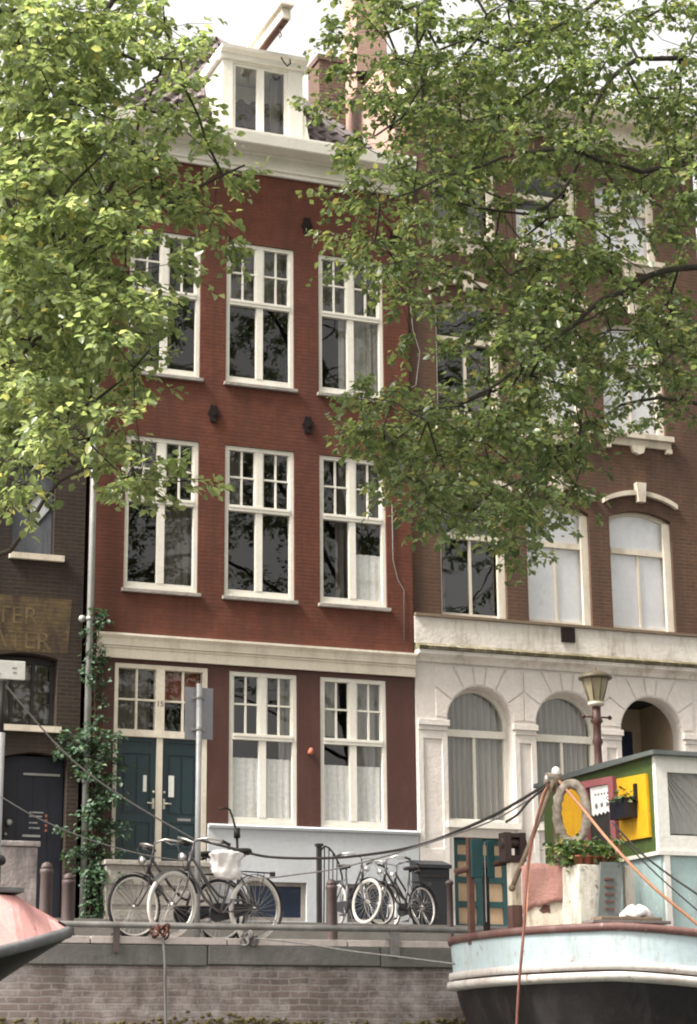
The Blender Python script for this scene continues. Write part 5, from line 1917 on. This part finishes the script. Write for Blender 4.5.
# hanging dark planter on the shutter
hp = thing('hanging_planter', fx(629, 817, X0 - .1), 'small dark trough hung on the yellow shutter of the houseboat', 'planter')
p0, p1 = fx(620.5, 801, X0 - .04), fx(637, 817, X0 - .04)
b = MB()
b.box(X0 - .17, X0 - .034, p1.y, p0.y, p1.z, p0.z)
b.build('trough', M['navy'], hp)
q0, q1 = fx(634.5, 784, X0 - .04), fx(637.5, 803, X0 - .04)
MB().box(X0 - .06, X0 - .034, q1.y, q0.y, q1.z, q0.z).build('hanger', M['iron'], hp)
rngp = np.random.default_rng(2)
cen = [np.array([X0 - .11, rngp.uniform(p1.y, p0.y), p0.z]) for _ in range(8)]
v, qd, tri, _ = leaf_cloud(cen, [np.array([0, 0, .8])] * 8, rngp, 14, .05, .07, .1)
link('plants', np_mesh('plants', v, qd, tri, M['leaf_pot']), hp)

# canvas-covered ring hung on the front post, and the post with a white knob
yk = 18.0
kb = fy(555, 772, yk)
mp = thing('mooring_mast', (kb.x, yk, -.17), 'short mast with a white knob on the houseboat foredeck holding the ropes', 'mast')
MB().tube([(kb.x - .02, yk, -.17), (kb.x, yk, kb.z - .05)], [.035, .028], 10).build('pole', M['wood'], mp)
b = MB()
b.ball((kb.x + .01, yk, kb.z), .045, 12, 8, 1.25)
b.ball((kb.x - .07, yk, kb.z - .06), .04)
b.build('knob', M['plastic'], mp)
b = MB()
b.ball((kb.x - .04, yk + .02, kb.z - .10), .075, 12, 8, .8)
b.tube([(kb.x - .1, yk, kb.z - .06), (kb.x + .06, yk, kb.z - .06)], .05, 8)
b.build('lashing', M['canvas'], mp)
# slanting spar from the mast head down to the bow rail
b = MB()
b.tube([fy(553, 782, 17.95), fy(532, 838, 17.93), fy(512, 888, 17.9)], [.022, .024, .026], 8)
b.ball(fy(512, 888, 17.9), .035)
single('wooden_spar', b, M['wood'], 'slanting brown spar from the mast head down to the bow', 'spar')
ctr = fy(572, 816, 17.8)
ring = []
axr = Vector((.89, -.46, 0))
for i in range(36):
    a = 2 * math.pi * i / 36
    ring.append(ctr + axr * (.145 * math.cos(a)) + Vector((0, 0, 1)) * (.285 * math.sin(a) + .03))
b = MB()
rs = random.Random(12)
b.tube(ring, [.047 + rs.uniform(-.008, .010) for _ in ring], 10, True)
single('lifebuoy', b, M['canvas'], 'oval ring wrapped in mottled canvas hanging before the green cabin', 'lifebuoy')

# foredeck clutter
def board_box(name, label, cat, mat, px0, py0, px1, py1, y, dep, bev=.01):
    a, c = fy(px0, py0, y), fy(px1, py1, y)
    b = MB().box(a.x, c.x, y, y + dep, min(a.z, c.z) - .02, a.z)
    return single(name, b, M[mat], label, cat, None, bev)


yb = 17.55
BROT = R(-22)
a_, c_ = fy(529, 868, yb), fy(602, 932, yb)
bc = ((a_.x + c_.x) / 2, yb, 0)
db = thing('deck_box', (bc[0], yb, -.17), 'flaking cream wooden deck box under the pink tarpaulin', 'box')
MB().box(a_.x + .01, c_.x, yb, yb + .34, -.17, a_.z).rot(bc, BROT).build('body', M['box_cream'], db, bevel=.01)
MB().box(a_.x - .005, c_.x + .01, yb - .012, yb + .35, a_.z + .002, a_.z + .03).rot(bc, BROT).build('lid', M['box_cream'], db)
hx = fy(548, 908, yb)
rs = random.Random(3)
patch = [(hx.x + (.05 + rs.uniform(-.02, .02)) * math.cos(k * .7), hx.z + (.055 + rs.uniform(-.025, .02)) * math.sin(k * .7)) for k in range(9)]
MB().prism(patch, yb - .004, yb - .001).rot(bc, BROT).build('rust_patch', M['rusty'], db)
# tarpaulin draped over the box
b = MB()
nx, nz = 26, 14
rs = random.Random(6)
hemz = [rs.uniform(-.016, .018) for _ in range(nx + 1)]
vs = []
x0, x1 = a_.x - .035, c_.x + .012
for j in range(nz + 1):
    for i in range(nx + 1):
        t, s_ = i / nx, j / nz
        x = x0 + (x1 - x0) * t
        ztop = a_.z + .042 + .010 * math.sin(t * 9) - .02 * (1 - min(1, t * 8)) ** 2
        if s_ < .40:
            yy = yb + .36 - .385 * s_ / .40
            z = ztop
        else:
            k2 = (s_ - .40) / .60
            drop = .40 - .12 * t + .025 * math.sin(t * 8 + 1) + hemz[i]
            yy = yb - .025 - .016 * math.sin(t * 14 + k2 * 3) * k2
            z = ztop - drop * k2 - .01 * (1 - (1 - k2) ** 2)
        vs.append((x, yy, z))
fs = [(j * (nx + 1) + i, j * (nx + 1) + i + 1, (j + 1) * (nx + 1) + i + 1, (j + 1) * (nx + 1) + i) for j in range(nz) for i in range(nx)]
b.add(vs, fs, True)
b.rot(bc, BROT)
tp = single('tarpaulin', b, M['pink_cloth'], 'dusty pink tarpaulin with a frayed hem over the deck box', 'tarpaulin', fix=False)
sm = tp.modifiers.new('thickness', 'SOLIDIFY')
sm.thickness = .008
# planter trough with plants and pots
yp = 17.2
a_, c_ = fy(578, 864, yp), fy(622, 932, yp)
tg = thing('plant_trough', ((a_.x + c_.x) / 2, yp, -.17), 'flaking white trough of green and cream plants on the foredeck', 'planter')
MB().box(a_.x, c_.x, yp, yp + .45, -.17, a_.z).build('trough', M['trough'], tg, bevel=.012)
rngp = np.random.default_rng(6)
cen = [np.array([rngp.uniform(a_.x - .08, c_.x + .02), rngp.uniform(yp + .02, yp + .4), a_.z + rngp.uniform(.02, .20)]) for _ in range(52)]
v, qd, tri, tw_ = leaf_cloud(cen, [np.array([0, -.2, .7])] * len(cen), rngp, 20, .065, .10, .1)
link('plants', np_mesh('plants', v, qd, tri, M['leaf_pot']), tg)
b = MB()
for k in range(5):
    xx = a_.x + .04 + k * (c_.x - a_.x - .08) / 4
    b.lathe([(.035, 0), (.05, .07), (.055, .07), (.055, .085)], (xx, yp + .06, a_.z + .001), 10)
b.build('flower_pot', M['terracotta'], tg)
# grey board with a worn ladder mark leaning on the trough
b = MB()
p = [fy(601, 862, yp - .06), fy(623, 862, yp - .06), fy(620, 922, yp - .10), fy(598, 922, yp - .10)]
vs = [tuple(q_) for q_ in p] + [(q_.x, q_.y + .03, q_.z) for q_ in p]
b.add(vs, [(0, 1, 2, 3), (7, 6, 5, 4), (0, 4, 5, 1), (1, 5, 6, 2), (2, 6, 7, 3), (3, 7, 4, 0)])
gb = thing('grey_board', p[2], 'grey-green board with worn brown rungs leaning on the plant trough', 'board')
b.build('panel', M['slate'], gb)
for k in range(5):
    q_ = fy(604 + k * .2, 880 + k * 7.5, yp - .075 - k * .006)
    MB().box(q_.x, q_.x + .10, q_.y - .012, q_.y + .0, q_.z, q_.z + .02).build('rung', M['rusty'], gb)
# second white side board right of it
p = fy(631, 866, 17.3)
b = MB().box(p.x - .07, p.x + .03, 17.3, 17.36, -.17, p.z)
single('white_plank', b, M['trough'], 'narrow flaking white plank standing right of the grey board', 'plank', None, .006)
# white bag and stacked planks
ybg = 16.98
p = fy(636, 912, ybg)
b = MB()
rs = random.Random(15)
prof = [(.10, -.05), (.155, -.04), (.15, .0), (.11, .035), (.05, .05), (.004, .052)]
n = 16
vs, fs = [], []
for r, z in prof:
    for k in range(n):
        a = 2 * math.pi * k / n
        rr = r * (1 + .16 * math.sin(3 * a + 1) + .1 * math.sin(5 * a - z * 40))
        vs.append((p.x + rr * math.cos(a), ybg + rr * .6 * math.sin(a), p.z + z + .022 * math.sin(4 * a) * (r > .02)))
for i in range(len(prof) - 1):
    for k in range(n):
        l = (k + 1) % n
        fs.append((i * n + k, i * n + l, (i + 1) * n + l, (i + 1) * n + k))
fs.append(tuple(range(n)))
b.add(vs, fs, True)
single('plastic_bag', b, M['plastic'], 'white plastic bag lying on planks at the foot of the blue cabin', 'bag')
zb_ = p.z - .052
for k, (x0, x1, dz, yy, lab) in enumerate(((-.52, .30, -.032, -.12, 'long weathered plank lowest under the white bag'), (-.42, .22, -.0, -.10, 'shorter weathered plank directly under the white bag'))):
    b = MB().box(p.x + x0, p.x + x1, ybg + yy, ybg + yy + .22, zb_ + dz - .028, zb_ + dz)
    single('plank', b, M['wood'] if k else M['deck'], lab, 'plank', 'planks on the foredeck', .004)

# windlass head on its pale post
yw = 18.1
p = fy(513, 847, yw)
wl = thing('windlass', (p.x, yw, -.17), 'dark brown windlass head on a pale flaking post at the bow', 'windlass')
z0_ = fy(513, 862, yw).z
MB().box(p.x - .05, p.x + .05, yw - .05, yw + .05, .16, z0_).build('post', M['box_cream'], wl)
MB().box(p.x - .055, p.x + .055, yw - .055, yw + .055, -.17, .158).build('post_foot', M['gunwale'], wl)
b = MB()
b.box(p.x - .12, p.x - .05, yw - .07, yw + .07, z0_ + .0, z0_ + .28)
b.box(p.x + .05, p.x + .11, yw - .07, yw + .07, z0_ + .0, z0_ + .28)
b.tube([(p.x - .14, yw, z0_ + .18), (p.x + .13, yw, z0_ + .18)], .05, 10)
b.box(p.x - .05, p.x + .05, yw - .06, yw + .06, z0_ - .01, z0_ + .06)
b.box(p.x - .05, p.x + .05, yw - .06, yw + .06, z0_ + .235, z0_ + .275)
b.build('head', M['windlass'], wl)
# gangway gate: two posts, cross bar, teal board
yg = 18.4
gt = thing('deck_gate', (fy(478, 925, yg).x, yg, -.15), 'rusty iron gate with a teal board standing on the bow', 'gate')
for px, w_ in ((470, .035), (485, .03)):
    t_, e_ = fy(px, 838, yg), fy(px, 930, yg)
    MB().box(t_.x - w_, t_.x + w_ * .6, yg - .03, yg + .03, -.2, t_.z - (0 if px < 480 else .3)).build('post', M['rusty'] if px < 480 else M['iron'], gt)
MB().tube([fy(455, 872, yg), fy(480, 866, yg), fy(508, 862, yg - .1)], .03, 8).build('crossbar', M['rusty'], gt)
t_, e_ = fy(470, 839, yg - .05), fy(483, 878, yg - .05)
b = MB()
b.box(t_.x, e_.x, yg - .07, yg - .045, e_.z, t_.z)
t2, e2 = fy(486, 840, yg - .05), fy(494.5, 878, yg - .05)
b.box(t2.x, e2.x, yg - .07, yg - .045, e2.z, t2.z)
b.build('board', M['teal'], gt, bevel=.008)
t_, e_ = fy(483.6, 842, yg - .05), fy(485.4, 922, yg - .05)
MB().box(t_.x, e_.x, yg - .08, yg - .06, e_.z, t_.z).build('upright', M['pole'], gt)


# ------------------------------------------------------------------ ropes
def rope(name, pts, r, mat, label, seg=6):
    P = [fy(*p) if not isinstance(p, Vector) else p for p in pts]
    dense = []
    for i in range(len(P) - 1):
        p0, a, c, p3 = P[max(i - 1, 0)], P[i], P[i + 1], P[min(i + 2, len(P) - 1)]
        for k in range(6):
            t = k / 6
            dense.append(.5 * ((2 * a) + (c - p0) * t + (2 * p0 - 5 * a + 4 * c - p3) * t * t + (3 * a - p0 - 3 * c + p3) * t ** 3))
    dense.append(P[-1])
    return single(name, MB().tube(dense, r, seg), M[mat], label, 'rope', None, 0, False)


rope('mooring_rope', [(550, 782, 17.97), (500, 812, 18.3), (458, 831, 18.7), (420, 845, 19.3), (380, 853, 19.9), (330, 858, 20.4), (270, 857, 20.8), (235, 849, 21.0), (200, 840, 21.1)], .016, 'rope_dark', 'dark sagging rope from the houseboat mast to the sign post')
rope('mooring_rope', [(551, 785, 17.97), (500, 817, 18.2), (450, 836, 18.6), (400, 852, 19.4), (340, 868, 20.2), (300, 874, 20.6), (262, 878, 20.8), (238, 872, 21.2)], .009, 'rope_grey', 'thin grey rope just below the dark mooring rope')
rope('guy_cable', [(199, 842, 21.1), (150, 814, 21.0), (100, 782, 20.9), (60, 748, 20.85), (18, 700, 20.75), (3, 682, 20.75)], .009, 'rope_grey', 'thin cable slanting from the white board down to the sign post')
rope('guy_cable', [(0, 796, 20.7), (30, 814, 20.75), (60, 828, 20.8), (100, 843, 20.9), (150, 856, 21.0), (197, 862, 21.1)], .006, 'rope_grey', 'lower thin cable across the navy door and the ivy')
rope('hanging_rope', [(548, 784, 17.95), (538, 815, 17.5), (530, 850, 17.15), (526, 890, 16.72), (524, 926, 16.62), (522, 950, 16.55), (519, 985, 16.55), (517, 1020, 16.55), (516, 1060, 16.55)], .013, 'rope_red', 'red-brown rope hanging down over the bow to the water')
rope('stay_rope', [(549, 785, 17.95), (541, 800, 17.7), (530, 860, 17.15), (527, 905, 16.8), (524, 930, 16.65)], .009, 'rope_orange', 'orange cord beside the red-brown hanging rope')
rope('stay_rope', [(559, 781, 17.95), (582, 808, 17.5), (610, 842, 17.05), (650, 884, 16.8), (697, 924, 16.65), (760, 978, 16.5)], .015, 'rope_orange', 'thick orange rope slanting across the green cabin front')
rope('stay_rope', [(612, 822, 17.0), (640, 852, 16.9), (672, 877, 16.8), (697, 894, 16.7), (760, 938, 16.5)], .010, 'rope_dark', 'dark rope slanting over the blue cabin wall')
rope('stay_rope', [(618, 834, 17.0), (650, 868, 16.9), (697, 910, 16.75), (760, 962, 16.5)], .007, 'rope_dark', 'thin dark cord just below the dark rope on the cabin')
rope('stay_rope', [(550, 783, 17.98), (530, 800, 18.0), (518, 814, 18.05), (506, 822, 18.0)], .014, 'rope_dark', 'short dark rope end below the mast head')
rope('bow_line', [(252, 938, 20.38), (300, 943, 20.0), (350, 951, 19.5), (400, 957, 19.0), (455, 964, 18.4)], .009, 'rope_grey', 'thin pale line from the quay rail knot to the houseboat bow')
for px, py, label, mat in ((250, 938, 'grey rope knot on the quay rail below the bicycle wheel', 'rope_grey'), (160, 930, 'reddish rope knot tied round the quay rail', 'rope_red')):
    p = fy(px, py, 20.40)
    rs = random.Random(px)
    b = MB()
    for k in range(9):
        c0 = p + Vector((rs.uniform(-.07, .07), rs.uniform(-.03, .02), rs.uniform(-.05, .04)))
        a0 = rs.uniform(0, 6)
        b.tube([c0 + Vector((.032 * math.cos(a0 + t), .04 * math.sin(t * 1.3), .042 * math.sin(a0 + t))) for t in [i * .6 for i in range(9)]], .011, 6)
    single('rope_knot', b, M[mat], label, 'rope')
rope('rope_tail', [(163, 938, 20.36), (165, 960, 20.37), (165, 990, 20.44), (166, 1030, 20.46)], .014, 'rope_grey', 'grey rope end hanging down the quay wall under the reddish knot')

# ------------------------------------------------------------------ pink-decked boat on the left
PB_ = thing('pink_boat', (1.5, 16.3, -2.0), 'black-hulled boat with a faded pink foredeck poking in beside the quay wall', 'boat')
TX = 3.98


def bw(x):
    d = max(0, TX - x)
    return 1.55 * (1 - math.exp(-d / 1.15)) * .98 + .0


def brail(x):
    d = max(0, TX - x)
    return -.25 - .24 * min(1, d / .9) ** .9 - .05 * d / 3


xs = [TX - d for d in (0, .06, .15, .3, .44, .5, .75, 1.05, 1.5, 2.2, 3.2, 4.5, 6.0)]


def loft(sections):
    b = MB()
    n = len(sections[0])
    vs = [p for s in sections for p in s]
    fs = [(i * n + k, i * n + k + 1, (i + 1) * n + k + 1, (i + 1) * n + k) for i in range(len(sections) - 1) for k in range(n - 1)]
    b.add(vs, fs, True)
    return b


yc = 16.35
keel = lambda x: max(-2.3, brail(x) - .09 - .26 * (TX - x) - .16 * (TX - x) ** 2)
secs = []
for x in xs:
    wv, zr_, kz = bw(x), brail(x) - .03, keel(x)
    secs.append([(x, yc - wv, zr_), (x, yc - wv * .93, zr_ * .6 + kz * .4), (x, yc - wv * .6, zr_ * .2 + kz * .8), (x, yc, kz), (x, yc + wv * .6, zr_ * .2 + kz * .8), (x, yc + wv * .93, zr_ * .6 + kz * .4), (x, yc + wv, zr_)])
loft(secs).build('hull', M['hull_black'], PB_, False)
secs = []
for x in xs:
    d = TX - x
    wv, zr_ = bw(x), brail(x)
    rid = -.015 if d > .44 else -.24 + .225 * d / .44
    wi = max(0, wv - .12 - .42 * min(1, d / 1.0))
    secs.append([(x, yc - wv * .985, zr_), (x, yc - wi, rid), (x, yc, rid + .02), (x, yc + wi, rid), (x, yc + wv * .985, zr_)])
loft(secs).build('foredeck', M['pink_deck'], PB_, False)
for f_ in bpy.data.meshes['foredeck'].polygons:
    f_.use_smooth = False
b = MB()
for s in (-1, 1):
    b.tube([(x + .02, yc + s * bw(x), brail(x) - .03) for x in xs], .05, 8)
b.build('rubbing_band', M['rubber'], PB_, False)
b = MB()
b.box(1.2, fy(20, 893, yc - .1).x, yc - .25, yc + .3, .004, .045)
b.build('hatch', M['rubber'], PB_, bevel=.01)
p = fy(-3, 870, 16.1)
b = MB()
b.tube([(p.x, 16.1, .05), (p.x, 16.1, .2)], .03, 8)
b.ball((p.x, 16.1, .25), .07, 12, 8, .7)
b.build('bollard_head', M['iron'], PB_)
for o in bpy.data.objects:
    if 'world_parts' in o:
        del o['world_parts']
